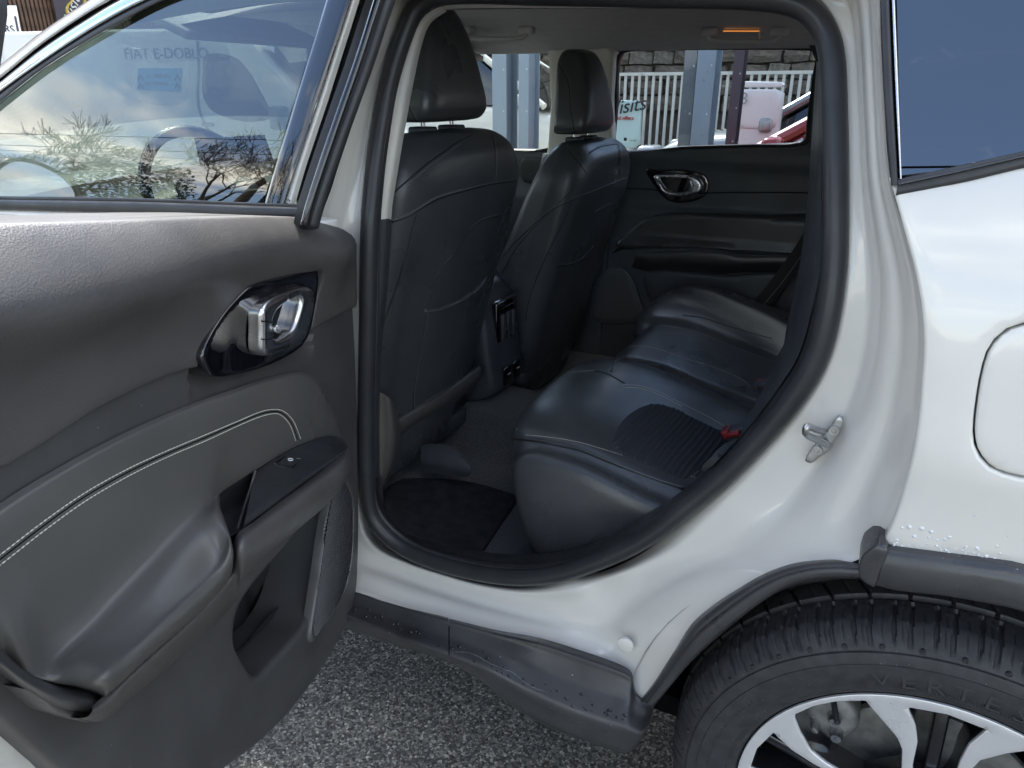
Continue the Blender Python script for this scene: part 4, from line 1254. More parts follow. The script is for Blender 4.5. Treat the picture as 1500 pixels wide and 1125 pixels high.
def swp(a, r, d=0): return np.array([-d * math.cos(tl) * -1 - r * math.sin(a) * math.sin(tl), r * math.cos(a), r * math.sin(a) * math.cos(tl)])
MB().tube([swp(a, .183) for a in np.linspace(0, 2 * math.pi, 49)[:-1]], .014, 10, True).build('wheel_rim', 'leather', SWL, True, None, False)
MB().tube([swp(a, .197, .008) for a in np.linspace(.2, math.pi - .2, 30)], .0018, 6).build('rim_drawn_highlight', 'satin_metal', SWL, True, None, False)  # bright line drawn in for the light catching the rim edge, no real trim
for a in (R_(0), R_(180), R_(250), R_(290)):
    MB().tube([swp(a, .05, -.01), swp(a, .12, -.004), swp(a, .178)], [.026, .02, .013], 8, flat=(.5, 1)).build('spoke', 'int_black', SWL)
MB().box(swp(0, 0, -.02), (.05, .15, .13), [[math.cos(tl), 0, -math.sin(tl)], [0, 1, 0], [math.sin(tl), 0, math.cos(tl)]], .02).build('hub', 'int_black', SWL)
# tablet-like centre display and cluster visor
c4 = [on_x(x, y, -1.70) for x, y in ((291, 203), (387, 198), (402, 236), (300, 243))]
mb = MB(); mb.add([p for p in c4] + [p + np.array([-.018, 0, 0]) for p in c4], [(0, 1, 2, 3), (4, 5, 6, 7), (0, 1, 5, 4), (1, 2, 6, 5), (2, 3, 7, 6), (3, 0, 4, 7)])
mb.build('centre_display', 'screen', CAR, False)
MB().tube([c4[0], c4[1]], .0025, 6).build('display_edge', 'satin_metal', CAR)
# sun visor and rear-view mirror under the screen header
MB().box((-1.36, .50, 1.42), (.16, .42, .018), [[.94, 0, .34], [0, 1, 0], [-.34, 0, .94]], .006).build('sun_visor', 'headliner', CAR)
MB().box((-1.36, 1.28, 1.42), (.16, .42, .018), [[.94, 0, .34], [0, 1, 0], [-.34, 0, .94]], .006).build('sun_visor', 'headliner', CAR)
MB().box((-1.42, .90, 1.375), (.03, .23, .065), None, .012).build('interior_mirror', 'rim_black', CAR)
# ------------------------------------------------------------------ cabin shell
def gfar(z):
    return 1.66 - 0.40 * max(0.0, z - 1.10) - 0.05 * max(0.0, .75 - z)
def far(px, py, off=0.0): return on_fn(px, py, lambda P: P[1] - (gfar(P[2]) - off), .3, 7)
def fxz(px, py, off=0.0):
    P = far(px, py, off); return (P[0], P[2])
def fxzs(L, off=0.0): return np.array([fxz(x, y, off) for x, y in L])
def flift(off): return lambda u, v, h: np.array([u, gfar(v) - off - h, v])

# headliner
rows = []
for (nx, ny), (fx_, fy_) in zip([(380, 18), (640, 15), (800, 13), (1000, 13), (1130, 15), (1180, 22), (1260, 40)], [(500, 84), (690, 80), (815, 78), (905, 75), (1050, 72), (1190, 71), (1300, 70)]):
    a = side(nx, ny, .175); b = far(fx_, fy_, .0)
    r = []
    for t in np.linspace(0, 1, 8):
        p = a + (b - a) * t; p[2] += .075 * math.sin(math.pi * t) ** .8 if 0 < t < 1 else 0
        r.append(p)
    rows.append(r)
rows = [[p + np.array([-.26, 0, -.015]) for p in rows[0]]] + rows + [[p + np.array([.9, 0, -.04]) for p in rows[-1]]]
HL = loft_obj('headliner', rows, 'headliner', CAR, 4, 3)
# light trim round the upper opening
def trimloft(name, A, B, offs, mat_, par=None):
    rows = []
    for a, b in zip(A, B):
        a = np.array(a, float); b = np.array(b, float)
        n = len(offs)
        rows.append([side(*(a + (b - a) * k / (n - 1)), o) for k, o in enumerate(offs)])
    return loft_obj(name, rows, mat_, par or CAR, 5, 3)
trimloft('opening_trim', [(630, 14), (650, 5), (700, 3), (850, 3), (1000, 3), (1100, 6), (1150, 12), (1180, 24), (1196, 48), (1203, 85), (1206, 150), (1208, 230), (1208, 312)],
         [(636, 20), (654, 14), (700, 12), (850, 12), (1000, 12), (1100, 13), (1148, 16), (1175, 27), (1191, 51), (1199, 87), (1202.5, 150), (1204.5, 230), (1205, 312)], (.118, .14, .160, .178), 'trim_light')
trimloft('centre_pillar_trim', [(550, 326), (553, 300), (560, 250), (570, 185), (583, 115), (597, 62), (612, 32), (640, 10)],
         [(573, 322), (575, 300), (583, 250), (594, 185), (607, 115), (619, 62), (631, 34), (655, 16)], (.125, .150, .165, .21), 'trim_light')
trimloft('centre_pillar_lower_trim', [(541, 700), (541, 600), (541, 500), (545, 420), (548, 360), (551, 322)],
         [(556, 700), (556, 600), (560, 500), (568, 420), (572, 360), (574, 320)], (.125, .150, .165, .22), 'int_black')
SIN = [((1222, 390), (1203, 385)), ((1210, 475), (1186, 468)), ((1191, 535), (1168, 526)), ((1162, 582), (1138, 572)), ((1115, 640), (1094, 629)), ((1060, 697), (1042, 685)), ((1006, 742), (988, 727)), ((965, 775), (952, 750)), ((925, 800), (914, 773)),
       ((870, 824), (865, 796)), ((820, 840), (818, 808)), ((765, 846), (765, 812)), ((710, 841), (708, 808)), ((650, 827), (655, 797)), ((600, 808), (612, 788)), ((566, 783), (580, 772)), ((543, 750), (558, 740)), ((536, 690), (551, 690))]
rows = []
for a, b in SIN:
    a = np.array(a, float); b = np.array(b, float)
    r = [side(*(a + (b - a) * k), o) for k, o in ((0, .125), (.35, .140), (.55, .148), (.62, .165), (1.0, .215))]
    p = r[-1].copy(); r.append(p + np.array([0, .015, -.02])); r.append(p + np.array([0, .02, -.16]))
    rows.append(r)
loft_obj('sill_trim', rows, 'dark_trim', CAR, 5, 3)

# floor, tunnel, mat
rows = []
for x in (-1.9, -1.3, -.95, -.7, -.45, -.2):
    rows.append([(x, .20, .37), (x, .40, .37), (x, .66, .372), (x, .74, .42), (x, .80, .46), (x, .98, .46), (x, 1.05, .42), (x, 1.12, .372), (x, 1.40, .37), (x, 1.62, .37)])
loft_obj('carpet', rows, 'carpet', CAR, 4, 3)
mp = crom(np.array([on_z(x, y, .384)[:2] for x, y in [(549, 745), (560, 720), (590, 700), (640, 700), (700, 708), (752, 722), (757, 728), (735, 762), (706, 806), (702, 812), (660, 806), (610, 795), (565, 775)]]), 3, True)
patch('floor_mat', mp, lambda u, v, h: np.array([u, v, .384 + h + .002 * math.sin(u * 25) * math.sin(v * 21)]), 'mat_rubber', CAR, .012, prof=rnd_prof(.004), depth=.008)

# ------------------------------------------------------------------ front seats
def seat(name, Y0, label, dX=0.0, dZ=0.0):
    S = empty(name, (0, 0, 0), parent=CAR); S['label'] = label
    #      z,   x rear, thickness, Y half width, exponent, crown
    SL_ = [(.44, -.955, .18, .215, 4), (.50, -.935, .20, .225, 4.5), (.60, -.905, .225, .235, 5), (.72, -.872, .23, .242, 5), (.85, -.838, .215, .247, 5), (.97, -.806, .19, .250, 5), (1.06, -.784, .17, .252, 5), (1.11, -.775, .155, .250, 5), (1.15, -.773, .14, .238, 4.5), (1.18, -.777, .125, .214, 4), (1.20, -.785, .105, .182, 4), (1.213, -.80, .08, .145, 3.6), (1.219, -.822, .02, .08, 3)]
    rows = []
    NS_ = 32
    for z, xr, th, hw, ex in SL_:
        r = []
        cx = xr - th / 2
        for k in range(NS_ + 1):
            a = 2 * math.pi * k / NS_ - math.pi / 2
            c, s = math.cos(a), math.sin(a)
            X = math.copysign(abs(c) ** (2 / ex), c) * th / 2; Yy = math.copysign(abs(s) ** (2 / ex), s) * hw
            if X > 0: X += (.016 * (1 - (Yy / hw) ** 2) - .012 * math.exp(-((abs(Yy) / hw - .70) / .10) ** 2) * (z < 1.06)) * (z < 1.19)   # rounded back
            r.append((cx + X, Y0 + Yy, z))
        rows.append(r)
    g = np.array(rows); cols = np.array([crom(g[:, k], 5) for k in range(NS_ + 1)]).transpose(1, 0, 2)
    A, B, _ = cols.shape
    b = mesh_obj('backrest', cols.reshape(-1, 3), grid_faces(A, B), 'seat_leather', S, True)
    # head restraint
    HR = [(1.222, -.872, .085, .105, 4), (1.228, -.862, .105, .124, 5), (1.25, -.856, .118, .133, 5), (1.31, -.860, .116, .117, 4.6), (1.37, -.868, .108, .098, 4.4), (1.41, -.876, .096, .083, 4), (1.434, -.880, .076, .068, 3.6), (1.444, -.884, .05, .046, 3), (1.446, -.886, .01, .015, 3)]
    rows = []
    for z, cx, th, hw, ex in HR:
        z += .012; hw *= .94
        r = []
        for k in range(NS_ + 1):
            a = 2 * math.pi * k / NS_ - math.pi / 2
            c, s = math.cos(a), math.sin(a)
            r.append((cx + math.copysign(abs(c) ** (2 / ex), c) * th / 2, Y0 + math.copysign(abs(s) ** (2 / ex), s) * hw, z))
        rows.append(r)
    g = np.array(rows); cols = np.array([crom(g[:, k], 4) for k in range(NS_ + 1)]).transpose(1, 0, 2)
    A, B, _ = cols.shape
    h = mesh_obj('head_restraint', cols.reshape(-1, 3), grid_faces(A, B), 'seat_leather', S, True)
    for s in (-1, 1):
        MB().tube([(-.862, Y0 + s * .055, 1.17), (-.862, Y0 + s * .055, 1.24)], .0055, 10).build('restraint_post', 'chrome', h)
        MB().box((-.862, Y0 + s * .055, 1.217), (.045, .045, .016), None, .005).build('post_guide', 'int_black', h)
    # cushion ahead of the backrest and its plastic side shield
    rows = []
    for x, zt, zb in ((-.93, .60, .50), (-1.0, .615, .46), (-1.2, .64, .45), (-1.38, .66, .46), (-1.45, .63, .48)):
        r = []
        for k in range(25):
            a = 2 * math.pi * k / 24
            c, s = math.cos(a), math.sin(a)
            r.append((x, Y0 + math.copysign(abs(c) ** .5, c) * .25, (zt + zb) / 2 + math.copysign(abs(s) ** .6, s) * (zt - zb) / 2))
        rows.append(r)
    loft_obj('cushion', rows, 'seat_leather', S, 3, 1)
    MB().box((-.97, Y0, .455), (.06, .44, .05), None, .015).build('crossbar', 'int_black', S)
    for s in (-1, 1):
        MB().box((-1.22, Y0 + s * .18, .395), (.45, .035, .05), None, .006).build('seat_rail', 'int_black', S)
        MB().box((-1.05, Y0 + s * .20, .42), (.06, .03, .07), None, .008).build('rail_bracket', 'int_black', S)
    for o_ in [S]:
        pass
    for o_ in list(S.children) + [c for k in S.children for c in k.children]:
        for v in o_.data.vertices: v.co += Vector((dX, 0, dZ if o_.name.split('.')[0] in ('backrest', 'head_restraint', 'restraint_post', 'post_guide') else 0))
    return S, b, h
S1, B1, H1 = seat('front_seat', .53, 'near front seat with high black leather backrest')
S2, B2, H2 = seat('front_seat', 1.27, 'far front seat with black leather backrest', .028, -.055)
# plastic hinge shield at the foot of the near seat
loft_obj('seat_side_shield', [[on_y(x, y, Yv) for (x, y), Yv in zip(r, (.34, .285, .275, .285, .34))] for r in
   [[(545, 575), (550, 574), (560, 576), (572, 584), (580, 592)], [(540, 600), (548, 592), (560, 590), (574, 600), (584, 612)], [(538, 640), (548, 640), (562, 640), (576, 640), (586, 640)], [(537, 690), (547, 690), (560, 690), (570, 688), (578, 684)], [(537, 720), (545, 720), (552, 718), (560, 714), (566, 708)]]], 'soft_black', CAR, 4, 4)
b1 = bvh_of(B1); b2 = bvh_of(B2); h1 = bvh_of(H1); h2 = bvh_of(H2)
def seam(pts, bv, par, r=.0011, mat_='seam_dark', lift=.0002, name='seam'):
    P = cast_line(pts, bv, lift, 7)
    if name == 'seam' and len(P) > 2:
        Q = cast_line([(x + 1.6, y - 2.6) for x, y in pts], bv, .0002, 7)
        if len(Q) > 2: MB().tube(Q, .0006, 5).build('seam_highlight', 'thread_dark', par, True, None, False)  # paler tube beside the seam, a highlight put in as colour
        r = r * 1.35
    if len(P) > 2: return MB().tube(P, r, 6).build(name, mat_, par, True, None, False)
def stitched(pts, bv, par, off=4):
    P = cast_line(pts, bv, .0004, 8)
    if len(P) > 3: stitches('stitching', P, par, 'thread_dark', .0075, .6, .0009)
# near seat seams
seam([(577, 282), (600, 262), (625, 240), (650, 222), (672, 207), (690, 198)], b1, B1, .0013)
stitched([(580, 286), (603, 266), (628, 244), (653, 226), (675, 210)], b1, B1)
seam([(574, 326), (595, 318), (612, 308), (640, 292), (680, 280), (720, 270), (762, 264)], b1, B1, .0013)
stitched([(574, 322), (595, 314), (612, 304), (640, 288), (680, 276)], b1, B1)
seam([(611, 310), (604, 335), (597, 365), (584, 410), (570, 450), (560, 480)], b1, B1, .0012)
seam([(721, 196), (725, 220), (726, 245), (725, 268)], b1, B1, .0009)
seam([(733, 316), (715, 320), (697, 328), (682, 345), (665, 372), (648, 392), (637, 415), (628, 445), (622, 480), (614, 520), (608, 560), (605, 590), (607, 606)], b1, B1, .0012)
seam([(622, 453), (645, 450), (670, 440), (695, 425), (712, 405)], b1, B1, .0022, 'seat_leather', .0015, 'pocket_hem')
seam([(622, 456), (645, 453), (670, 443), (695, 428), (712, 409)], b1, B1, .0009, 'thread_dark', .0006, 'seam')
seam([(607, 600), (640, 580), (670, 560), (700, 540)], b1, B1, .0016)
# lower rail below the map pocket
LB = [((578, 612), (585, 640)), ((605, 596), (612, 622)), ((640, 574), (648, 600)), ((670, 555), (678, 580)), ((702, 532), (708, 552))]
loft_obj('backrest_lower_bar', [[on_x(*(np.array(a, float) + (np.array(b, float) - np.array(a, float)) * f), X) for f, X in zip((0, .2, .5, .8, 1), (-.905, -.888, -.884, -.892, -.915))] for a, b in LB], 'soft_black', S1, 4, 3)
LP_ = [((583, 642), (583, 668)), ((612, 624), (606, 655)), ((648, 601), (640, 630)), ((672, 586), (668, 606))]
loft_obj('cushion_underpan', [[on_x(*(np.array(a, float) + (np.array(b, float) - np.array(a, float)) * f), X) for f, X in zip((0, .5, 1), (-.92, -.935, -.95))] for a, b in LP_], 'headliner' if False else 'int_black', S1, 4, 3)
# near head restraint seams, far seat seams
seam([(598, 150), (603, 165), (612, 180), (622, 190)], h1, H1, .0010)
seam([(828, 215), (845, 235), (860, 255)], b2, B2, .0009)
seam([(726, 395), (745, 365), (775, 335), (805, 310), (838, 293), (870, 280), (915, 262)], b2, B2, .0014)
seam([(838, 292), (830, 315), (815, 345), (800, 375), (785, 410), (775, 440), (770, 470)], b2, B2, .0012)
seam([(735, 400), (755, 365), (785, 330), (815, 300), (845, 270)], b2, B2, .0010)
seam([(862, 225), (880, 215), (905, 211)], b2, B2, .0010)
seam([(905, 212), (908, 235), (907, 258)], b2, B2, .0009)
seam([(870, 312), (885, 303), (900, 300)], b2, B2, .0011)
seam([(815, 390), (835, 388), (855, 378), (868, 362)], b2, B2, .0016)
seam([(816, 90), (832, 120), (836, 160), (842, 195)], h2, H2, .0010)

# ------------------------------------------------------------------ centre console rear end
CC = empty('centre_console', (0, 0, 0), parent=CAR)
rows = []
for a in [((707, 405), (712, 470), (717, 540), (718, 600)), ((714, 402), (722, 470), (735, 540), (733, 600)), ((730, 400), (742, 455), (752, 530), (738, 598)), ((760, 420), (770, 470), (775, 540), (752, 600))]:
    pass
def cons(y, z, dx=0): return (-.885 + dx - .05 * (.72 - z), y, z)
rows = []
for z, hw, dx in ((.80, .075, -.10), (.795, .088, -.06), (.77, .094, -.035), (.70, .098, -.015), (.60, .10, .0), (.52, .098, .01), (.49, .095, -.01), (.47, .09, -.05)):
    rows.append([(-1.5, .90 - hw, z - .02), (-1.15, .90 - hw, z), (-.93 + dx, .90 - hw, z), (-.895 + dx, .90 - hw + .012, z), (-.885 + dx, .90, z), (-.895 + dx, .90 + hw - .012, z), (-.93 + dx, .90 + hw, z), (-1.5, .90 + hw, z - .02)])
cons_o = loft_obj('console_body', rows, 'int_black', CC, 4, 4)
MB().box((-1.22, .90, .815), (.40, .175, .045), None, .018).build('armrest_lid', 'seat_leather', CC)
VN = MB()
for k in range(3):
    VN.box((-.892, .88 + k * .03 - .005, .695), (.014, .004, .085), None, 0)
MB().box((-.902, .905, .70), (.022, .125, .12), None, .008).build('vent_panel', 'piano', CC)
for k in range(3):
    MB().box((-.888, .868 + k * .030, .685), (.012, .016, .075), None, .004).build('vent_louvre', 'int_black', CC)
    MB().tube([(-.880, .876 + k * .030, .66), (-.880, .876 + k * .030, .685)], .0014, 6).build('vent_tab', 'satin_metal', CC)
MB().tube([(-.884, .85, .742), (-.881, .89, .745), (-.884, .93, .742)], .0012, 6).build('vent_trim', 'satin_metal', CC)
MB().box((-.880, .868, .545), (.02, .045, .055), None, .005).build('usb_socket', 'piano', CC)
MB().box((-.880, .925, .545), (.02, .045, .055), None, .005).build('usb_socket', 'piano', CC)
for yy in (.868, .925):
    MB().tube([(-.869, yy - .008, .55), (-.869, yy + .008, .55)], .0015, 6).build('socket_mark', 'white_print', CC)
# floor duct under the near seat
loft_obj('floor_duct', [[on_y(x, y, Yv) for (x, y), Yv in zip(r, (.50, .48, .47, .48))] for r in
   [[(616, 652), (616, 662), (617, 675), (620, 690)], [(640, 650), (642, 664), (644, 680), (646, 694)], [(664, 655), (668, 668), (672, 684), (672, 698)], [(682, 668), (686, 678), (689, 688), (680, 699)], [(688, 680), (690, 685), (690, 692), (684, 699)]]], 'int_black', CAR, 4, 3)

# ------------------------------------------------------------------ rear bench
RB = empty('rear_bench', (0, 0, 0), parent=CAR)
prof = [(.085, -.29), (.03, -.22), (.0, -.12), (-.004, -.06), (.008, -.022), (.035, -.004), (.08, .0), (.15, -.006), (.24, -.030), (.34, -.052), (.42, -.072), (.47, -.08), (.478, -.18), (.47, -.29), (.30, -.30), (.086, -.29)]
def bench_row(Y):
    # outboard seats reach further forward than the middle one
    def bump(c, w): return max(0.0, 1 - ((Y - c) / w) ** 4) if abs(Y - c) < w else 0.0
    f = max(bump(.52, .225), bump(1.30, .225))
    e = min(1, max(0, (Y - .255) / .04)) * min(1, max(0, (1.575 - Y) / .04))
    x0 = -.545 - .055 * f ** .6
    gv_ = math.exp(-((Y - .742) / .016) ** 2) + math.exp(-((Y - 1.078) / .016) ** 2)
    zt = .698 + .014 * f - .02 * (1 - e) ** 2 - .010 * gv_
    r = []
    for i, (dx_, dz_) in enumerate(prof):
        t = i / (len(prof) - 1)
        puff = .016 * math.sin(math.pi * min(1, max(0, (dx_ - .03) / .4))) * f if 4 < i < 12 else 0
        r.append((x0 + dx_ * (1 + .04 * f), Y, zt + dz_ + puff - .03 * (1 - e) * (i > 3)))
    return r
rows = [bench_row(Y) for Y in np.r_[np.linspace(.245, .30, 5), np.linspace(.32, .72, 13), np.linspace(.728, .80, 9), np.linspace(.83, 1.01, 5), np.linspace(1.03, 1.105, 9), np.linspace(1.12, 1.52, 13), 1.55, 1.575]]
def cap_rows(Yc, sgn):
    base = np.array(bench_row(Yc + sgn * .03)); cen = np.array([-.36, Yc, .55]); L = []
    for f, dy_ in ((.0005, -.012), (.5, -.010), (.85, -.004), (.96, .008)):
        L.append(cen + (base - cen) * f * np.array([1, 0, 1]) + np.array([0, sgn * dy_, 0]))
    return [np.array(r) for r in L]
ca_ = cap_rows(.245, 1)
rows = [list(r) for r in ca_] + rows[2:]
bench = loft_obj('bench_cushion', rows, 'seat_leather', RB, 2, 4)
bb = bvh_of(bench)
seam([(745, 640), (760, 641), (790, 645), (820, 649), (850, 658), (900, 678), (950, 698), (1005, 716)], bb, RB, .0022, 'seat_leather', .001, 'piping')
seam([(747, 643), (790, 648), (850, 661), (900, 681), (1005, 719)], bb, RB, .0010)
stitches('stitching', cast_line([(770, 637), (800, 640), (840, 646), (880, 657), (930, 673), (980, 688), (1020, 700)], bb, .0005, 8), RB, 'thread', .0052, .55, .0006)
seam([(757, 630), (754, 612), (760, 590), (778, 569), (803, 555), (840, 546), (870, 543)], bb, RB, .0018, 'seat_leather', .0008, 'piping')
stitches('stitching', cast_line([(913, 564), (935, 565), (965, 574), (1000, 592), (1040, 612), (1062, 625)], bb, .0006, 8), RB, 'thread', .0052, .6, .0007)
stitches('stitching', cast_line([(915, 568), (937, 569), (965, 578), (1000, 596)], bb, .0006, 8), RB, 'thread', .0052, .6, .0007)
seam([(870, 543), (890, 548), (915, 562)], bb, RB, .0012)
seam([(890, 545), (903, 530), (903, 515), (892, 495), (893, 475), (903, 458)], bb, RB, .0012, 'thread_dark')
stitches('stitching', cast_line([(912, 508), (950, 508), (1000, 524), (1050, 540), (1085, 555), (1100, 567)], bb, .0006, 8), RB, 'thread', .0055, .55, .0006)
seam([(895, 545), (905, 512), (912, 507)], bb, RB, .0010)
seam([(1000, 462), (1030, 466), (1080, 482), (1130, 496)], bb, RB, .0010)
# ribbed fabric insert on the near seat: each rib a raised strip
ins = [(897, 652), (903, 630), (918, 610), (940, 596), (962, 592), (990, 600), (1030, 620), (1068, 640), (1050, 660), (1028, 682), (1005, 702), (975, 694), (940, 682), (910, 667)]
insP = [cast(x, y, bb, .0) for x, y in crom(np.array(ins, float), 4, True)]
insP = np.array([p for p in insP if p is not None])
def bench_z(x, y):
    h = bb.ray_cast(Vector((x, y, 1.2)), Vector((0, 0, -1)))
    return h[0].z if h[0] is not None else .68
patch('fabric_insert', insP[:, :2], lambda u, v, h: np.array([u, v, bench_z(u, v) + .0015 + h]), 'seat_fabric', RB, .008, prof=rnd_prof(.003))
lo_, hi2 = insP[:, :2].min(0), insP[:, :2].max(0)
for k, x in enumerate(np.arange(lo_[0] + .006, hi2[0], .0098)):
    L = [(x + .02 * math.sin((y - lo_[1]) * 6), y) for y in np.arange(lo_[1], hi2[1], .006)]
    q = [p for p, i in zip(L, inside(np.array(L), insP[:, :2])) if i]
    if len(q) > 3:
        MB().tube([(a, b, bench_z(a, b) + .0012) for a, b in q], .0034, 6, flat=(.5, 1.0), upv=(0, 0, 1)).build('fabric_rib', 'seat_fabric', RB, True, None, False)
# backrest of the bench
rows = []
for Y in np.linspace(.30, 1.54, 16):
    s = .025 * (abs(math.sin((Y - .30) / 1.24 * 3 * math.pi)) ** .6)
    rows.append([(-.17, Y, .60), (-.155 - s, Y, .66), (-.11 - s, Y, .80), (-.05 - s, Y, .95), (.02 - s, Y, 1.08), (.06, Y, 1.14), (.10, Y, 1.15), (.14, Y, 1.12), (.12, Y, .6)])
loft_obj('bench_backrest', rows, 'seat_leather', RB, 2, 4)
# side bolster by the near door and dark inner wheel house
loft_obj('side_bolster', [[side(x, y, o) for (x, y), o in zip(r, (.20, .23, .28, .34, .40))] for r in
   [[(1203, 90), (1202, 90), (1200, 90), (1198, 90), (1196, 90)], [(1203, 200), (1200, 200), (1197, 200), (1193, 200), (1189, 200)], [(1203, 300), (1197, 300), (1192, 300), (1187, 300), (1182, 300)], [(1203, 385), (1194, 390), (1186, 392), (1178, 394), (1170, 396)], [(1186, 468), (1178, 470), (1170, 470), (1161, 472), (1153, 474)], [(1168, 524), (1162, 526), (1156, 528), (1149, 531), (1142, 535)], [(1138, 572), (1134, 574), (1130, 577), (1125, 582), (1119, 588)], [(1094, 629), (1092, 631), (1090, 633), (1087, 636), (1083, 641)], [(1042, 685), (1041, 687), (1039, 689), (1036, 692), (1032, 697)]]], 'int_black', CAR, 4, 3)
# red buckle buttons, buckle heads, belt tongue
def buckle(px, py, Yv, rot, par=RB):
    P = on_y(px, py, Yv)
    c, s = math.cos(rot), math.sin(rot)
    R3 = [[c, 0, -s], [0, 1, 0], [s, 0, c]]
    o = MB().box(P, (.075, .030, .020), R3, .005).build('belt_buckle', 'int_black', par)
    MB().box(P + np.array([-.034 * c, -.004, -.034 * s + .006]), (.016, .031, .017), R3, .003).build('buckle_button', 'red_button', par)
buckle(1090, 628, .46, .55); buckle(1113, 565, .86, .55)
for a, b, yv in (((1066, 641), (1082, 630), .44), ((1092, 577), (1110, 567), .84), ((1108, 560), (1118, 556), .88)):
    A_ = on_y(*a, yv); B_ = on_y(*b, yv)
    MB().box((A_ + B_) / 2, (np.linalg.norm(B_ - A_), .012, .010), [[.9, 0, -.43], [0, 1, 0], [.43, 0, .9]], .003).build('buckle_button', 'red_button', RB)
# near belt stalk with metal tongue
t0, t1 = on_y(1020, 697, .33), on_y(1032, 686, .33)
MB().tube([t0, t1], .0035, 8, flat=(.5, 1.6)).build('belt_tongue', 'chrome', CAR)
MB().tube([on_y(1032, 686, .33), on_y(1042, 678, .33), on_y(1054, 668, .335)], [.010, .014, .009], 10, flat=(.6, 1.2)).build('tongue_grip', 'soft_black', CAR)
MB().tube([on_y(x, y, .80) for x, y in ((1174, 482), (1163, 497), (1166, 500), (1178, 486))], .0016, 6, True).build('belt_latch_wire', 'satin_metal', CAR)
MB().box(on_y(1172, 474, .81), (.04, .03, .035), None, .008).build('latch_grip', 'soft_black', CAR)
# far shoulder belt
MB().tube(crom([far(1205, 315, .16), far(1178, 362, .14), far(1140, 415, .13), far(1098, 465, .12)], 5), .024, 8, flat=(.06, 1.0), upv=(.3, -1, .2)).build('belt_strap', 'belt_web', CAR)
MB().tube(crom([far(1207, 318, .17), far(1181, 363, .15), far(1144, 416, .14), far(1101, 466, .13)], 5), .0014, 6).build('belt_edge', 'satin_metal' if False else 'thread_dark', CAR, True, None, False)
# ------------------------------------------------------------------ far side of the cabin, seen through the open door
FD = empty('far_rear_door', (0, 0, 0), parent=CAR)
fc_ = fxzs([(870, 224), (905, 222), (1000, 217), (1100, 213), (1185, 209), (1260, 205), (1260, 520), (1000, 575), (840, 575), (815, 500), (835, 430), (850, 340)])
def fh(u, z):
    return .010 * math.exp(-((z - 1.09) / .03) ** 2) + .014 * max(0, min(1, (.93 - z) / .02)) + .018 * max(0, min(1, (.83 - z) / .03))
patch('door_card', fc_, flift(0.0), 'int_black', FD, .014, prof=rnd_prof(.010), depth=.05, hfun=fh)
# armrest of the far door
AR = [((897, 372), (905, 364), (925, 368), (930, 378), (925, 392)), ((910, 366), (930, 364), (950, 370), (955, 384), (950, 398)), ((960, 362), (980, 362), (1000, 368), (1005, 385), (1000, 400)), ((1040, 364), (1050, 364), (1060, 370), (1064, 388), (1060, 402)), ((1062, 364), (1072, 368), (1082, 376), (1085, 388), (1082, 400)), ((1080, 368), (1100, 370), (1120, 376), (1124, 388), (1120, 400)), ((1150, 372), (1160, 372), (1170, 376), (1174, 388), (1170, 400))]
loft_obj('armrest', [[far(x, y, o) for (x, y), o in zip(r, (.030, .060, .085, .085, .03))] for r in AR], 'leather', FD, 4, 4)
pad2 = patch('leather_insert', crom(fxzs([(905, 360), (925, 335), (950, 318), (975, 312), (1050, 312), (1130, 315), (1200, 318), (1200, 366), (1100, 366), (1000, 362), (950, 362)], .01), 3, True), flift(.014), 'leather', FD, .014, prof=rnd_prof(.012), depth=.02, hfun=fh)
pb2 = bvh_of(pad2)
P = cast_line([(938, 350), (955, 335), (972, 325), (1000, 321), (1060, 319), (1130, 320), (1195, 322)], pb2, .001, 6)
if len(P) > 3: stitches('stitching', P, FD, 'thread_dark', .008, .6, .0008)
MB().tube([far(x, y, .012) for x, y in ((912, 276), (950, 277), (1000, 284), (1060, 282), (1150, 282), (1205, 283))], .0016, 6).build('card_joint', 'black_void', FD)
bz = crom(fxzs([(944, 248), (962, 249), (1000, 249), (1030, 256), (1037, 268), (1036, 280), (1028, 290), (1008, 297), (980, 296), (962, 280)], .02), 4, True)
patch('handle_bezel', bz, flift(.016), 'piano', FD, .007, prof=rnd_prof(.004), depth=.02, hfun=lambda u, v: -.006)
ring = [(957, 258), (975, 256), (1000, 256), (1015, 259), (1024, 264), (1028, 273), (1024, 282), (1012, 286), (990, 288), (972, 284), (964, 272)]
hol = [(964, 261), (980, 260), (1000, 261), (1010, 264), (1012, 274), (1006, 281), (990, 282), (976, 279), (969, 271)]
patch('handle', crom(fxzs(ring, .025), 4, True), flift(.026), 'satin_metal', FD, .005, prof=rnd_prof(.006), depth=.014, holes=[crom(fxzs(hol, .025), 4, True)])
MB().tube([far(1011, 264, .03), far(1013, 272, .032), far(1010, 281, .03)], .006, 8).build('lock_knob', 'satin_metal', FD)
patch('pocket_panel', crom(fxzs([(945, 398), (1060, 404), (1150, 402), (1140, 440), (1100, 470), (960, 450)], .05), 3, True), flift(.048), 'int_black', FD, .014, prof=rnd_prof(.01), depth=.03)
sg = crom(fxzs([(868, 470), (868, 430), (880, 402), (898, 392), (915, 393), (928, 410), (938, 440), (945, 470)], .04), 4, True)
patch('speaker_ring', sg, flift(.042), 'int_black', FD, .012, prof=rnd_prof(.008), depth=.02)
sgc = sg.mean(0)
patch('speaker_grille', sgc + (sg - sgc) * .86, flift(.046), 'grille', FD, .012, prof=rnd_prof(.004), depth=.01)
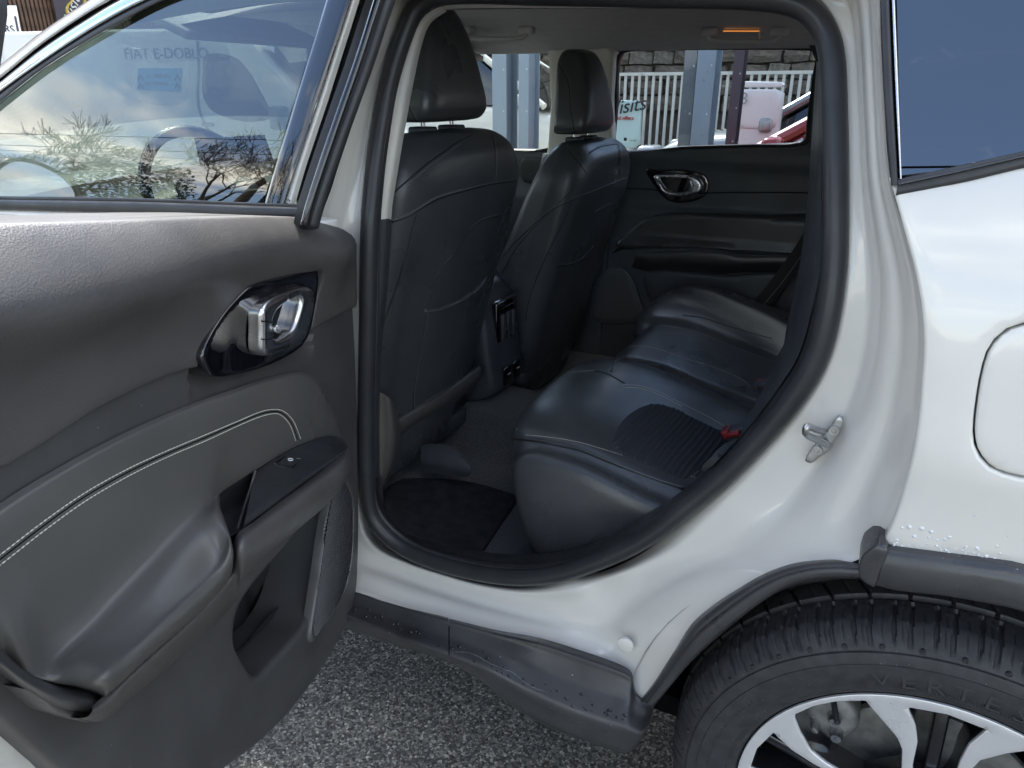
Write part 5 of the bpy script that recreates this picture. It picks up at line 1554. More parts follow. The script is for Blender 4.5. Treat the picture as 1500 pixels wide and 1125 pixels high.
# far rear window: rubber surround and glass
wo_ = crom(fxzs([(899, 224), (899, 150), (900, 95), (908, 76), (930, 71), (1050, 69), (1180, 70), (1200, 74), (1197, 110), (1188, 180), (1183, 212), (1100, 216), (1000, 219)]), 3, True)
wi_ = crom(fxzs([(905, 218), (904, 150), (905, 98), (911, 80), (932, 75), (1050, 73), (1178, 74), (1194, 78), (1190, 110), (1181, 180), (1176, 207), (1100, 211), (1000, 214)]), 3, True)
patch('window_surround', wo_, flift(.004), 'rubber', FD, .012, prof=rnd_prof(.004), depth=.02, holes=[wi_])
patch('window_glass', wi_, flift(-.006), 'glass_privacy', FD, .05, depth=.004)
def ftext(body, px, py, size, mat_, par, off=0.0, name='glass_marking'):
    P = far(px, py, off)
    cu = bpy.data.curves.new(name, 'FONT'); cu.body = body; cu.size = size; cu.extrude = .0003
    t_ = bpy.data.objects.new('t', cu); COL.objects.link(t_)
    me = bpy.data.meshes.new_from_object(t_.evaluated_get(bpy.context.evaluated_depsgraph_get())); bpy.data.objects.remove(t_)
    for v in me.vertices: v.co = Vector((P[0] + v.co.x, P[1] - v.co.y * .4, P[2] + v.co.y))
    me.materials.append(M[mat_]); o = bpy.data.objects.new(name, me); COL.objects.link(o); o.parent = par
MB().box(far(916, 204, -.003), (.010, .001, .010)).build('glass_marking', 'black_print', FD)
ftext('E2 43R', 923, 207, .008, 'black_print', FD, -.003)
# water drops on the far glass
rng = random.Random(4)
mb = MB()
for k in range(46):
    x, y = rng.uniform(930, 1170), rng.uniform(195, 214) if k < 30 else rng.uniform(90, 200)
    P = far(x, y, -.011); s = rng.uniform(.0008, .0022)
    mb.lathe([(0, -s * .5), (s * .7, -s * .35), (s, 0), (0, s * .3)], P, 7, 'Y')
mb.build('water_drops', 'chrome', FD)['kind'] = 'stuff'
# far centre pillar, far front door and its window
fp_ = fxzs([(808, 74), (830, 72), (905, 70), (901, 140), (901, 226), (880, 240), (860, 300), (790, 300), (800, 250), (806, 222), (812, 150)])
patch('far_pillar_trim', fp_, flift(.035), 'trim_light', CAR, .02, prof=rnd_prof(.012), depth=.03)
patch('far_pillar_lower', fxzs([(800, 224), (905, 224), (880, 560), (760, 560), (780, 330)]), flift(.038), 'int_black', CAR, .03, prof=rnd_prof(.01), depth=.03)
FF = empty('far_front_door', (0, 0, 0), parent=CAR)
ffc = fxzs([(480, 216), (600, 217), (700, 218), (812, 220), (812, 330), (770, 560), (560, 560), (480, 500)])
patch('door_card', ffc, flift(.0), 'int_black', FF, .03, prof=rnd_prof(.01), depth=.05, hfun=lambda u, z: .02 * max(0, min(1, (.97 - z) / .02)))
patch('grip_recess', crom(fxzs([(764, 232), (790, 231), (800, 238), (798, 255), (788, 266), (766, 266)], .01), 3, True), flift(.012), 'dark_trim', FF, .01, prof=rnd_prof(.006), depth=.01)
ww = crom(fxzs([(420, 214), (460, 150), (520, 100), (580, 84), (690, 78), (790, 74), (812, 80), (818, 100), (812, 150), (806, 216), (700, 215), (560, 214)]), 3, True)
wwc = ww.mean(0)
patch('window_surround', wwc + (ww - wwc) * 1.03, flift(.004), 'rubber', FF, .014, depth=.02, holes=[ww])
patch('window_glass', ww, flift(-.006), 'glass_clear', FF, .05, depth=.004)
# dark rear corner of the far side
patch('far_quarter_trim', fxzs([(1184, 60), (1300, 50), (1300, 560), (1180, 520), (1200, 320), (1186, 210), (1197, 90)]), flift(.03), 'int_black', CAR, .03, depth=.03)
# grab handles on the headliner, the rear one with a lit courtesy lamp
hlb = bvh_of(HL)
def hcast(px, py, l=.004): return cast(px, py, hlb, l)
def grab(x0, x1, y0, off, lamp=False):
    G = empty('grab_handle', (0, 0, 0), parent=CAR)
    a, b = hcast(x0, y0 + 4), hcast(x1, y0 + 4)
    pts = crom([a + (0, .0, .006), a + (.0, -.004, -.014), a * .9 + b * .1 + (0, -.012, -.026), (a + b) / 2 + (0, -.014, -.028), a * .1 + b * .9 + (0, -.012, -.026), b + (0, -.004, -.014), b + (0, .0, .006)], 6)
    MB().tube(pts, .0085, 10, flat=(.75, 1.2)).build('grip', 'headliner', G, True, None, False)
    for p in (a, b):
        MB().box(p + np.array([0, .0, -.004]), (.045, .035, .022), None, .008).build('grip_mount', 'headliner', G)
    return G, a, b
g1_, _, _ = grab(684, 772, 36, .16)
g2_, ga, gb = grab(1040, 1142, 38, .16)
em = bpy.data.materials.new('lamp_glow'); em.use_nodes = True
eb = em.node_tree.nodes['Principled BSDF']; eb.inputs['Emission Color'].default_value = (1.0, .36, .07, 1); eb.inputs['Emission Strength'].default_value = 0.15; eb.inputs['Base Color'].default_value = (.8, .5, .2, 1)
M['lamp_glow'] = em
la, lb = hcast(1060, 42, .006), hcast(1113, 42, .006)
MB().tube([la, lb], .0028, 8, flat=(.6, 1.4)).build('courtesy_lamp', 'lamp_glow', g2_)
MB().tube([lb + (.004, 0, -.004), lb + (.006, 0, -.02)], .006, 8).build('coat_hook', 'trim_light', g2_)
# outer skin of the far side and the tail so that the cabin is closed
patch('far_side_skin', np.array([(-1.95, .42), (-.6, .42), (.0, .5), (1.05, .5), (1.05, 1.12), (-1.95, 1.04)]), lambda u, v, h: np.array([u, 1.80 - gside(v) + h, v]), 'paint', CAR, .08, depth=.02)
rows = [[(1.10, y, .45), (1.16, y, .7), (1.14, y, 1.0), (.98, y, 1.30), (.85, y, 1.50)] for y in np.linspace(.06, 1.76, 8)]
loft_obj('tail_panel', rows, 'paint', CAR, 2, 3)
MB().box((.45, .9, .62), (.9, 1.4, .03)).build('boot_floor', 'carpet', CAR)
MB().box((-.4, .9, .33), (3.2, 1.55, .04)).build('floor_pan', 'black_void', CAR)
# ------------------------------------------------------------------ surroundings beyond the car
mat('post_blue', (0.22, 0.27, 0.33), 0.45, 0.2, rvar=(6, .1), noise=(4, .1))
mat('fence_white', (0.62, 0.61, 0.56), 0.6, noise=(8, .12))
mat('stone', (0.14, 0.115, 0.09), 0.9, noise=(5, .45, 8), bump=('noise', 14, .8, .03))
mat('stone_pale', (0.19, 0.165, 0.13), 0.9, noise=(6, .4, 8), bump=('noise', 16, .8, .03))
mat('mortar', (0.09, 0.075, 0.06), 1.0, noise=(9, .3))
mat('slat_brown', (0.13, 0.075, 0.05), 0.6, noise=(12, .25))
mat('banner', (0.07, 0.06, 0.075), 0.7)
mat('sign_white', (0.72, 0.73, 0.72), 0.5)
mat('sign_teal', (0.52, 0.68, 0.66), 0.5)
mat('logo_yellow', (0.75, 0.52, 0.08), 0.5)
mat('print_blue', (0.10, 0.36, 0.62), 0.5)
mat('print_red', (0.55, 0.05, 0.06), 0.5)
mat('paint_red', (0.26, 0.012, 0.012), 0.3, coat=1.0)
mat('paint_silver', (0.30, 0.32, 0.33), 0.35, .5, coat=1.0)
mat('paint_cream', (0.62, 0.60, 0.53), 0.35, coat=1.0)
mat('paint_van', (0.74, 0.75, 0.75), 0.35, coat=1.0)
mat('paint_grey', (0.12, 0.14, 0.16), 0.3, coat=1.0)
mat('car_glass', (0.018, 0.022, 0.026), 0.05, coat=1.0)
mat('lamp_lens', (0.6, 0.62, 0.64), 0.1, coat=1.0)
mat('bark', (0.10, 0.075, 0.055), 0.95, noise=(10, .4), bump=('noise', 30, .8, .02))
mat('leaf', (0.035, 0.05, 0.022), 0.7, noise=(3, .4))

def text_mesh(body, size, ext=.004, mirror=False, align='CENTER', shear=0.0):
    cu = bpy.data.curves.new('lettering', 'FONT'); cu.body = body; cu.size = size; cu.extrude = ext; cu.align_x = align; cu.shear = shear
    t_ = bpy.data.objects.new('t', cu); COL.objects.link(t_)
    me = bpy.data.meshes.new_from_object(t_.evaluated_get(bpy.context.evaluated_depsgraph_get())); bpy.data.objects.remove(t_)
    return me
def put_text(name, body, P, ux, uz, size, mat_, parent, ext=.004, align='CENTER', shear=0.0):
    me = text_mesh(body, size, ext, False, align, shear)
    ux = np.array(ux, float); uz = np.array(uz, float); un = np.cross(ux, uz); P = np.array(P, float)
    for v in me.vertices: v.co = Vector(P + ux * v.co.x + uz * v.co.y + un * v.co.z)
    me.materials.append(M[mat_]); o = bpy.data.objects.new(name, me); COL.objects.link(o)
    if parent is not None: o.parent = parent
    return o

# --- steel columns of the canopy behind the car
def column(pxa, pxb, Yv, label, dark=False, mat_='post_blue'):
    a = on_y(pxa, 140, Yv); b = on_y(pxb, 140, Yv)
    w = abs(b[0] - a[0]) * .92; c = (a + b) / 2
    C_ = empty('steel_column', (c[0], Yv, 0), label, 'column', 'steel columns beside the car')
    m = MB()
    for dy_ in (-.06, .06): m.box((0, dy_, 1.65), (w, .012, 3.3), None, 0)
    m.build('flange', mat_, C_, False)
    MB().box((0, 0, 1.65), (w * .35, .107, 3.3)).build('web', mat_, C_, False)
    MB().box((0, 0, .012), (w * 1.6, .22, .024)).build('base_plate', mat_, C_, False)
    m = MB()
    for sx in (-1, 1):
        for sy in (-1, 1): m.lathe([(0, .045), (.012, .045), (.013, .024)], (sx * w * .6, sy * .085, 0), 8, 'Z')
    m.build('anchor_bolt', 'steel', C_)
    m = MB()
    for k in range(12): m.lathe([(0, -.0665), (.004, -.0665), (.005, -.066)], (w * .3, 0, .6 + k * .2), 6, 'Y')
    m.build('rivet', 'steel', C_)
    return C_
column(729, 751, 2.8, 'slim blue-grey steel column seen left of the far head restraint')
column(767, 783, 2.8, 'slim blue-grey steel column nearest the far head restraint')
column(1003, 1022, 2.75, 'dark edge column standing against the broad grey column', mat_='paint_grey')
column(1021, 1049, 2.7, 'broad grey-blue steel column in the middle of the far rear window')
column(1072, 1087, 4.2, 'dark thin column behind the white cabinet', mat_='banner')

# --- railing
FY = 8.3
FT = on_y(900, 109, FY)[2]
FN = empty('railing_fence', (-3, FY, 0), 'long white metal railing fence with close vertical bars', 'fence')
me_bar = None
x = -9.0
k = 0
while x < 4.5:
    if me_bar is None:
        o = MB().box((0, 0, FT / 2), (.032, .022, FT - .02)).build('bar', 'fence_white', FN, False); me_bar = o.data
    else:
        o = bpy.data.objects.new('bar', me_bar); COL.objects.link(o); o.parent = FN
    o.location = (x + 3, 0, 0); x += .088; k += 1
for z in (FT, .25):
    MB().box((.75, 0, z), (13.6, .05, .035)).build('rail', 'fence_white', FN, False)

# --- stone bank wall behind the railing
SW_ = empty("stone_wall", (-3, 9.7, 0), 'rough brown stone retaining wall behind the railing', 'wall')
MB().box((-5, .25, 2.0), (30, .3, 4.0)).build('wall_core', 'mortar', SW_, False)
rng = random.Random(11)
var = []
for k in range(8):
    bm = bmesh.new(); bmesh.ops.create_cube(bm, size=1.0)
    bmesh.ops.subdivide_edges(bm, edges=bm.edges[:], cuts=1, use_grid_fill=True)
    for v in bm.verts:
        l = v.co.length
        v.co = v.co * (.62 / max(l, .01)) * .35 + v.co * .65
        v.co += Vector((rng.uniform(-.06, .06), rng.uniform(-.08, .08), rng.uniform(-.06, .06)))
    me = bpy.data.meshes.new('stone'); bm.to_mesh(me); bm.free(); me.materials.append(M['stone' if k % 3 else 'stone_pale']); var.append(me)
z = 1.05; n = 0
while z < 3.3 and n < 298:
    h = rng.uniform(.16, .30); x = -6.5 + rng.uniform(0, .3)
    while x < 6.6 and n < 298:
        w = rng.uniform(.28, .62)
        o = bpy.data.objects.new('stone', var[rng.randrange(8)]); COL.objects.link(o); o.parent = SW_
        o.location = (x + w / 2, .10, z + h / 2); o.scale = (w * .97, .22, h * .95); o.rotation_euler = (0, rng.uniform(-.06, .06), 0)
        x += w; n += 1
    z += h

# --- other vehicles
def bg_car(name, loc, rotz, paint, label, cat='car', L=4.2, Wd=1.76, belt=.95, roof=1.5, nose=.82, tail=.95, wsx=.25, wst=.42, rsx=.90, group=None):
    """x runs from the nose (0) to the tail (L)"""
    C_ = empty(name, loc, label, cat, group); C_.rotation_euler = (0, 0, rotz)
    hw = Wd / 2
    st = [(0.0, .62, .30, .60), (.04, .78, .24, .74), (.12, .90, .22, nose), (.24, .97, .22, belt - .02), (.45, 1.0, .22, belt), (.7, 1.0, .22, belt + .02), (.9, .97, .24, belt + .03), (.98, .88, .28, tail), (1.0, .78, .34, tail - .12)]
    rows = []
    for t, k, zb, zt in st:
        x = t * L; w = hw * k
        rows.append([(x, -w * .9, zb), (x, -w, zb + .14), (x, -w * 1.0, (zb + zt) / 2), (x, -w * .97, zt - .07), (x, -w * .88, zt), (x, 0, zt + .03), (x, w * .88, zt), (x, w * .97, zt - .07), (x, w, (zb + zt) / 2), (x, w, zb + .14), (x, w * .9, zb)])
    loft_obj('body', rows, paint, C_, 4, 2)
    xa, xb, xc, xd = wsx * L, wst * L, (rsx - .14) * L, rsx * L
    b0, b1 = hw * .88, hw * .70
    rf = []
    for x, z, w in ((xb - .06, roof - .045, b1 * .98), (xb + .25, roof, b1), ((xb + xc) / 2, roof + .02, b1), (xc, roof - .03, b1 * .97), (xc + .12, roof - .08, b1 * .94)):
        rf.append([(x, -w, z - .05), (x, -w * .93, z), (x, 0, z + .03), (x, w * .93, z), (x, w, z - .05)])
    loft_obj('roof', rf, paint, C_, 3, 3)
    ws = [[(xa, y * b0, belt - .01), ((xa + xb) / 2 - .02, y * (b0 + b1) / 2, (belt + roof) / 2 + .01), (xb, y * b1 * .95, roof - .03)] for y in np.linspace(-1, 1, 7)]
    loft_obj('windscreen', ws, 'car_glass', C_, 2, 3)
    rs = [[(xd, y * b0, belt + .02), ((xc + xd) / 2 + .08, y * (b0 + b1) / 2, (belt + roof) / 2 + .03), (xc + .10, y * b1 * .93, roof - .06)] for y in np.linspace(-1, 1, 7)]
    loft_obj('rear_screen', rs, 'car_glass', C_, 2, 3)
    for s in (-1, 1):
        for x0, x1, t0, t1 in ((xa + .14, (xb + xc) / 2 - .05, xb + .06, (xb + xc) / 2 - .05), ((xb + xc) / 2 + .05, xd - .12, (xb + xc) / 2 + .05, xc + .04)):
            P = [(x0, s * b0, belt + .01), (x1, s * b0, belt + .02), (t1, s * b1, roof - .07), (t0, s * b1, roof - .07)]
            MB().add(P + [(a, b - s * .02, c) for a, b, c in P], [(0, 1, 2, 3), (4, 7, 6, 5), (0, 4, 5, 1), (1, 5, 6, 2), (2, 6, 7, 3), (3, 7, 4, 0)]).build('side_window', 'car_glass', C_, False)
        for a, b in (((xa, s * b0, belt), (xb, s * b1, roof - .04)), (((xb + xc) / 2, s * b0, belt), ((xb + xc) / 2, s * b1, roof - .05)), ((xd, s * b0, belt), (xc + .1, s * b1, roof - .07))):
            MB().tube([a, tuple((np.array(a) + np.array(b)) / 2 + (0, s * .01, 0)), b], .035, 8).build('pillar', paint, C_)
        for x in (.19 * L, .80 * L):
            MB().lathe([(.0, .02), (.17, .02), (.20, .0), (.24, .0), (.31, .012), (.325, .05), (.325, .19), (.0, .2)], (x, 0, .325), 28).build('wheel', 'tyre_rubber', C_).location = (0, -hw * .99 if s < 0 else hw * .99 - .2, 0)
        MB().box((.05 * L, s * hw * .62, nose - .12), (.16, .30, .13), None, .04).build('headlamp', 'lamp_lens', C_)
        MB().box((.985 * L, s * hw * .72, tail - .08), (.08, .22, .16), None, .03).build('tail_lamp', 'print_red', C_)
        MB().box((xa + .16, s * (hw + .07), belt + .06), (.10, .17, .11), None, .03).build('door_mirror', paint, C_)
    return C_
bg_car('parked_car', (-1.72, 4.02, 0), 0, 'paint_red', 'red car parked just beyond the far rear window', 'car', 4.1, 1.62, .97, 1.46, .86, 1.0, .245, .43, .9, 'cars parked beyond the white SUV')
bg_car('parked_car', (-2.15, 6.15, 0), 0, 'paint_silver', 'silver car parked between the red car and the railing', 'car', 4.3, 1.70, 1.0, 1.52, .92, 1.0, .25, .43, .9, 'cars parked beyond the white SUV')
bg_car('parked_car', (-2.55, 6.95, 0), math.pi, 'paint_cream', 'tall cream car parked by the railing, seen left of the columns', 'car', 4.2, 1.74, 1.16, 1.72, 1.02, 1.1, .16, .36, .93, 'cars parked beyond the white SUV')
bg_car('parked_car', (-9.6, 5.6, 0), R_(165), 'paint_silver', 'silver car behind the white van, seen through the front window', 'car', 4.2, 1.76, .95, 1.48, .85, .98, .25, .42, .9, 'cars parked beyond the white SUV')
bg_car('parked_car', (-8.2, 3.4, 0), R_(200), 'paint_van', 'small white car standing left of the white van', 'car', 3.9, 1.7, .93, 1.45, .84, .95, .25, .42, .9, 'cars parked beyond the white SUV')

# --- white van with lettering, seen through the front window
VE = np.array([.94, .34, 0]); VE /= np.linalg.norm(VE); VN_ = np.array([VE[1], -VE[0], 0])          # along, towards the camera
def at_d(px, py, d):
    D = FW + (px - 750) / FPX * RT - (py - 562.5) / FPX * UP
    return CAM + D * d
V0 = at_d(298, 110, 7.0); V0[2] = 0
VO = V0 - VE * 2.55
VAN = empty('delivery_van', tuple(VO), 'white panel van with lettering and a blue sticker, seen through the front window', 'van')
def vp(s, n, z): return VE * s + VN_ * n + np.array([0, 0, z])
def vpx(px, py):
    d = ray(px, py); P = CAM + d * (((VO - CAM) @ VN_) / (d @ VN_)) - VO
    return (P @ VE, P[2])
WV = 1.85
sil = crom([(0, .28), (0, .9), (.05, 1.60), (.22, 1.82), (.7, 1.86), (2.4, 1.87), (2.85, 1.84), (3.05, 1.76), (3.55, 1.25), (3.75, 1.12), (4.25, 1.0), (4.42, .85), (4.45, .45), (4.40, .28), (4.40, .28), (0, .28)], 5)
rows = []
for n, k in ((0.10, .0), (.04, .90), (.0, .985), (-.02, 1.0), (-WV + .02, 1.0), (-WV, .985), (-WV - .04, .9), (-WV - .10, 0)):
    c = np.array([2.2, .95])
    rows.append([vp(*(lambda q: (q[0], n * .6 if False else n, q[1]))(c + (np.array(p) - c) * (k if k else .86))) for p in sil])
rows = []
for n, k in ((-.06, .93), (-.02, .975), (0.0, .99), (-.03, 1.0)):
    pass
sec = [(-.10, 1.0), (-.03, .99), (0.0, .965)]
for n, k in [(-WV, .965), (-WV + .03, .99), (-WV + .10, 1.0), (-.10, 1.0), (-.03, .99), (.0, .965)]:
    c = np.array([2.2, .95]); rows.append([vp(c[0] + (p[0] - c[0]) * k, n, c[1] + (p[1] - c[1]) * k) for p in sil])
rows_ = np.array(rows); A_, B_, _ = rows_.shape
vv = list(rows_.reshape(-1, 3)); ff = grid_faces(A_, B_)
ff += [tuple(range(B_)), tuple((A_ - 1) * B_ + k for k in range(B_))[::-1]]
mesh_obj('body', vv, ff, 'paint_van', VAN, True, 30)
def vpatch(name, pxs, mat_, h, r=.01, depth=.02):
    o = np.array([vpx(x, y) for x, y in pxs])
    return patch(name, crom(o, 3, True), lambda u, v, hh: vp(u, h + hh, v), mat_, VAN, .05, prof=rnd_prof(r), depth=depth)
vpatch('side_window', [(299, 82), (297, 100), (297, 140), (306, 158), (325, 170), (360, 178), (392, 176), (398, 168), (380, 130), (362, 100), (345, 84), (320, 78)], 'car_glass', .006)
vpatch('load_door_panel', [(196, 92), (196, 135), (200, 148), (258, 155), (276, 140), (276, 80), (240, 72)], 'paint_van', .008, .02, .02)
o = np.array([vpx(x, y) for x, y in ((204, 100), (268, 100), (266, 134), (203, 131))])
MB().prism([tuple(p) for p in o], lambda u, v, h: vp(u, h, v), .012, .024).build('sticker', 'print_blue', VAN, False)
def vtext(body, px, py, size, mat_='black_print', align='CENTER', h=.026):
    s, z = vpx(px, py); return put_text('lettering', body, vp(s, h, z), VE, (0, 0, 1), size, mat_, VAN, .003, align)
vtext('FIAT E-DOBLO', 247, 86, .135, 'paint_grey', h=.032)
vtext('En 1000 KG', 235, 114, .05); vtext('DE CARGA', 232, 125, .05); 
for px in (208, 262):
    for py in (112, 124):
        s, z = vpx(px, py)
        MB().tube([vp(s - .028, .028, z - .035), vp(s, .028, z + .015), vp(s + .028, .028, z - .035)], .009, 4).build('chevron', 'black_print', VAN)
MB().tube(crom([vp(*((lambda q: (q[0], .012, q[1]))(vpx(x, y)))) for x, y in ((290, 60), (292, 100), (291, 150), (300, 180), (320, 210))], 4), .012, 6).build('door_joint', 'paint_grey', VAN)
s, z = vpx(292, 182); MB().box(vp(s + .1, .02, z), (.16, .03, .035), None, .01).build('door_grip', 'paint_grey', VAN)
s, z = vpx(418, 172)
MB().box(vp(s, .14, z), (.12, .2, .22), None, .04).build('door_mirror', 'paint_grey', VAN)
for s in (.85, 3.65):
    MB().lathe([(0, -.02), (.2, -.02), (.24, .0), (.33, 0), (.335, .05), (.335, .2), (0, .2)], tuple(vp(s, -.02, .335)), 28).build('wheel', 'tyre_rubber', VAN)
ws_ = [[vp(3.60, n, 1.25), vp(3.33, n, 1.52), vp(3.08, n, 1.755)] for n in np.linspace(-.12, -WV + .12, 6)]
ob = loft_obj('windscreen', [[p + VE * .03 + np.array([0, 0, .02]) for p in r] for r in ws_], 'car_glass', VAN, 2, 3)

# --- white charging cabinet between the cars
def ypx(px, py, Y): p = on_y(px, py, Y); return (p[0], p[2])
CY = 5.18
CB = empty('charging_cabinet', (ypx(1112, 200, CY)[0], CY, 0), 'white charging cabinet standing behind the red car', 'cabinet')
ox = ypx(1112, 200, CY)[0]
def cpoly(L): return np.array([(ypx(x, y, CY)[0] - ox, ypx(x, y, CY)[1]) for x, y in L])
lc = lambda u, v, h: np.array([u, -h, v])
cbx = cpoly([(1079, 132), (1147, 132), (1140, 206), (1075, 206)])
cbx[2:, 1] = .05
patch('cabinet_body', cbx, lc, 'sign_white', CB, .06, prof=rnd_prof(.01), depth=.10)
patch('cabinet_lid', cpoly([(1087, 119), (1147, 120), (1147, 128), (1087, 128)]), lambda u, v, h: np.array([u, .012 - h, v]), 'sign_white', CB, .04, prof=rnd_prof(.01), depth=.10)
patch('cabinet_door', crom(cpoly([(1086, 131), (1086, 131), (1142, 131), (1144, 133), (1137, 186), (1135, 188), (1080, 188), (1078, 186), (1084, 132)]), 3, True), lambda u, v, h: np.array([u, -.012 - h, v]), 'sign_white', CB, .05, prof=rnd_prof(.012), depth=.02)
q = cpoly([(1092, 140)])[0]
put_text('cabinet_emblem', '3', (q[0], -.03, q[1] - .06), (1, 0, 0), (0, 0, 1), .12, 'paint_silver', CB, .002)
# --- pale sign board by the far window
SY = 2.55
SB = empty('sign_board', (ypx(920, 180, SY)[0], SY, 0), 'pale teal sign board with dark script close to the far rear window', 'sign')
ox2 = ypx(920, 180, SY)[0]
sp_ = np.array([(ypx(x, y, SY)[0] - ox2, ypx(x, y, SY)[1]) for x, y in ((896, 147), (939, 147), (936, 217), (893, 217))])
patch('board', sp_, lc, 'sign_teal', SB, .04, prof=rnd_prof(.003), depth=.02)
for sx in (-.08, .05): MB().box((sx, .04, .52), (.03, .03, 1.04), None, 0).build('leg', 'steel', SB, False)
q = np.array(ypx(922, 165, SY)) - (ox2, 0)
put_text('script_lettering', 'Visits', (q[0] - .012, -.004, q[1]), (.985, 0, .17), (-.17, 0, .985), .085, 'black_print', SB, .002, 'CENTER', .35)
q = np.array(ypx(914, 172, SY)) - (ox2, 0)
put_text('small_lettering', 'and offers', (q[0], -.004, q[1] - .01), (1, 0, 0), (0, 0, 1), .024, 'print_red', SB, .002)
# --- slatted building, banner and price sign at the upper left
BX = -11.0
def bpx(px, py): p = on_x(px, py, BX); return (p[1], p[2])
BL = empty('slatted_building', (BX, 6, 0), 'brown building clad with narrow upright slats at upper left', 'building')
MB().box((-.25, 0.6, 2.5), (.4, 9.0, 5.0)).build('wall', 'slat_brown', BL, False)
me_s = None
for k in range(120):
    y = -3.0 + k * .06
    if me_s is None:
        o = MB().box((0, 0, 2.9), (.05, .036, 4.1)).build('slat', 'slat_brown', BL, False); me_s = o.data
    else:
        o = bpy.data.objects.new('slat', me_s); COL.objects.link(o); o.parent = BL
    o.location = (0, y, 0)
y0, z0 = bpx(77, 38); y1, z1 = bpx(150, -60)
BN = empty('banner', (BX + .12, (y0 + y1) / 2, z0), 'dark banner with white and yellow script on the slatted building', 'banner')
MB().box((0, 0, (z1 - z0) / 2), (.03, y1 - y0, z1 - z0 + .2), None, .006).build('banner_sheet', 'banner', BN, False)
ya, za = bpx(103, 12)
put_text('script_lettering', 'Visits', (.03, ya - (y0 + y1) / 2, za - z0 - .02), (0, .45, .893), (0, -.893, .45), .22, 'sign_white', BN, .006, 'CENTER', .3)
MB().tube(crom([(.03, bpx(x, y)[0] - (y0 + y1) / 2, bpx(x, y)[1] - z0) for x, y in ((96, 2), (90, 8), (88, 16), (90, 22), (94, 24))], 4), .03, 6, flat=(.3, 1)).build('swoosh', 'logo_yellow', BN)
MB().tube(crom([(.03, bpx(x, y)[0] - (y0 + y1) / 2, bpx(x, y)[1] - z0) for x, y in ((116, -2), (113, 6), (110, 12))], 4), .025, 6, flat=(.3, 1)).build('swoosh', 'logo_yellow', BN)
PX_ = -8.6
PSI = empty('price_sign', (PX_, on_x(10, 60, PX_)[1], 0), 'white price sign on a post at the far left edge', 'sign')
oy = on_x(10, 60, PX_)[1]
def spx(px, py): p = on_x(px, py, PX_); return (p[1] - oy, p[2])
pp = [spx(x, y) for x, y in ((-70, 8), (24, 8), (35, 70), (31, 95), (-70, 95))]
MB().prism(pp, lambda u, v, h: np.array([h, u, v]), -.04, 0.0).build('board', 'sign_white', PSI, False)
MB().tube([(.004, *spx(22, 24)), (.004, *spx(32, 74))], .012, 4).build('board_edge', 'banner', PSI)
MB().box((-.03, -.5, .85), (.06, .08, 1.7)).build('post', 'steel', PSI, False)
def stext(b, px, py, s): q = spx(px, py); put_text('lettering', b, (.006, q[0], q[1]), (0, 1, 0), (0, 0, 1), s, 'black_print', PSI, .002, 'RIGHT')
stext('OFFERS', 22, 48, .10); stext('CARS', 25, 58, .075); stext('6.25', 28, 72, .09)

# ------------------------------------------------------------------ trees, pole and wires across the lot behind the viewer (they show in the glass)
def grow(mb, p, d, L, r, lev, rng):
    n = 3
    pts = [np.array(p, float)]; dd = np.array(d, float)
    for i in range(n):
        dd = dd + np.array([rng.gauss(0, .10), rng.gauss(0, .10), rng.gauss(.03, .06)]); dd /= np.linalg.norm(dd)
        pts.append(pts[-1] + dd * L / n)
    mb.tube(pts, np.maximum(np.linspace(r, r * .62, n + 1), .006), 5 if lev < 2 else 3, False, False)
    if lev >= 6: return
    for k in range((5, 3, 3, 3, 4, 4)[lev]):
        t = rng.uniform(.45, 1.0); q = pts[-1] if k == 0 else pts[0] + (pts[-1] - pts[0]) * t
        a = rng.uniform(0, 2 * math.pi); sp_a = rng.uniform(.35, .75)
        u = np.cross(dd, [math.cos(a), math.sin(a), .3]); u /= np.linalg.norm(u)
        grow(mb, q, dd * math.cos(sp_a) + u * math.sin(sp_a), L * rng.uniform(.58, .76), r * .5, lev + 1, rng)
def bare_tree(x, y, h, seed, label):
    rng = random.Random(seed)
    T = empty('bare_tree', (x, y, 0), label, 'tree', 'bare trees across the lot')
    mb = MB(); mb.tube([(0, 0, -.1), (.03, 0, h * .12), (.0, .03, h * .25)], [.16, .12, .10], 8); mb.build('trunk', 'bark', T)
    mb = MB(); grow(mb, (0, .03, h * .25), (0, 0, 1), h * .27, .09, 0, rng)
    mesh_obj('crown', mb.v, mb.f, 'bark', T, False)
bare_tree(-13.2, -9.6, 9.4, 1, 'spreading bare tree mirrored in the front window')
bare_tree(-10.4, -9.9, 8.8, 2, 'leafless tree beside the utility pole, mirrored in the glass')
bare_tree(-17.2, -9.4, 8.8, 3, 'leafless tree at the left of the mirrored tree row')
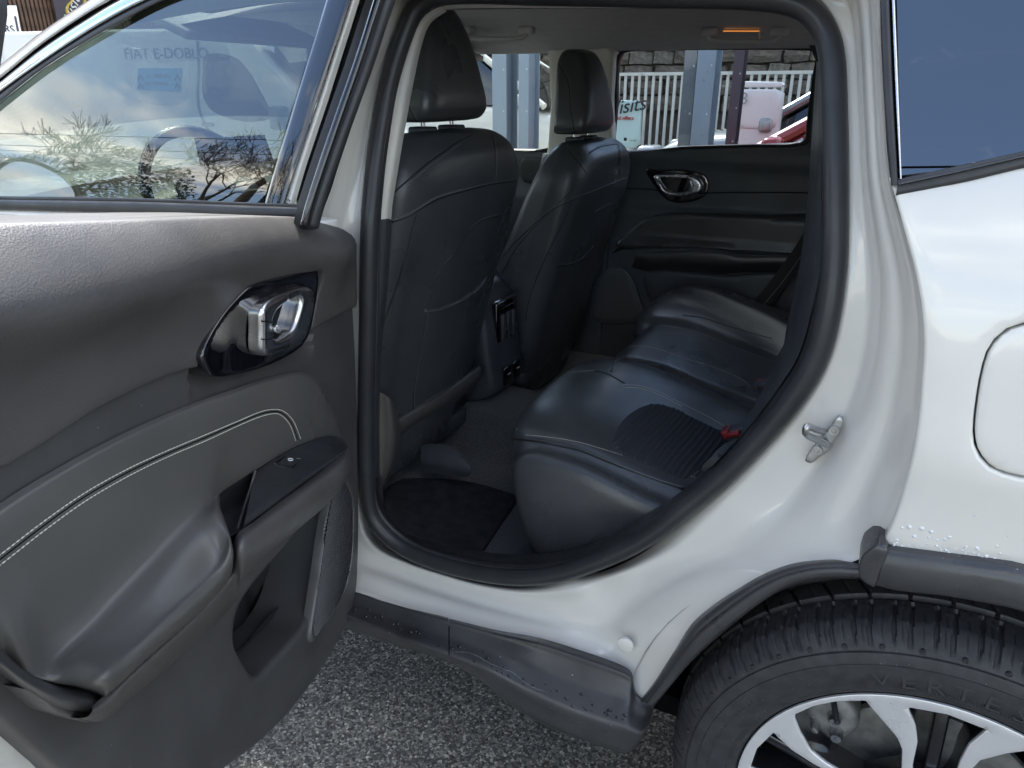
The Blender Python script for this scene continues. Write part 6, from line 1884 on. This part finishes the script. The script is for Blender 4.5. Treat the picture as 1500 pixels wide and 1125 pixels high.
def bush(x, y, w, h, seed, label):
    rng = random.Random(seed)
    T = empty('evergreen_shrub', (x, y, 0), label, 'shrub', 'evergreen shrubs across the lot')
    mb = MB()
    for k in range(6500):
        a = rng.uniform(0, 2 * math.pi); c = rng.uniform(-1, 1); rr = rng.random() ** .35
        p = np.array([w * rr * math.sqrt(1 - c * c) * math.cos(a), w * rr * math.sqrt(1 - c * c) * math.sin(a), h * .55 + h * .45 * rr * c])
        p *= 1 + .08 * math.sin(5 * a + 3 * c)
        u = np.array([rng.gauss(0, 1) for _ in range(3)]); u /= np.linalg.norm(u); v = np.cross(u, [.3, .5, .8]); v /= np.linalg.norm(v)
        s = .075
        mb.add([p - u * s, p + v * s * .6, p + u * s, p - v * s * .6], [(0, 1, 2, 3)])
    mesh_obj('foliage', mb.v, mb.f, 'leaf', T, False)
    MB().tube([(0, 0, 0), (0, 0, h * .6)], [.08, .04], 6).build('stem', 'bark', T)
bush(-15.2, -9.3, 1.7, 6.6, 5, 'round evergreen shrub in the mirrored tree row')
bush(-8.6, -9.4, 1.3, 6.2, 6, 'small evergreen shrub at the right of the mirrored trees')
bush(-19.2, -9.2, 1.6, 5.6, 7, 'low evergreen shrub at the left of the mirrored trees')
PO = empty('utility_pole', (-12.0, -9.0, 0), 'leaning wooden utility pole mirrored in the front window', 'pole')
MB().tube([(0, 0, -.2), (.6, 0, 4.6), (1.1, 0, 8.2)], [.12, .10, .09], 10).build('shaft', 'bark', PO)
MB().box((1.06, 0, 7.9), (.1, 1.3, .1)).build('crossarm', 'bark', PO, False)
for k, (z, dy_) in enumerate(((8.0, -.5), (8.0, .5), (7.2, 0))):
    W_ = MB().tube([(-40, -9.5 + dy_, z + .6), (-27, -9.2 + dy_, z - .2), (-11.2, -9 + dy_, z), (0, -8.6 + dy_, z - .3), (18, -8 + dy_, z + .5)], .016, 5).build('overhead_wire', 'black_void', None)
    tag(W_, ('upper wire on the near side of the pole', 'upper wire on the far side of the pole', 'lowest wire hanging from the pole')[k], 'wire', 'overhead wires')
# ------------------------------------------------------------------ keep the split at thing > part > sub-part
def depth_of(o):
    n = 0
    while o.parent is not None:
        n += 1; o = o.parent
    return n
for o in list(COL.objects):
    while depth_of(o) > 2:
        o.parent = o.parent.parent
for o in list(COL.objects):
    if o.type == 'EMPTY' and o.parent is not None and not o.children:
        bpy.data.objects.remove(o)
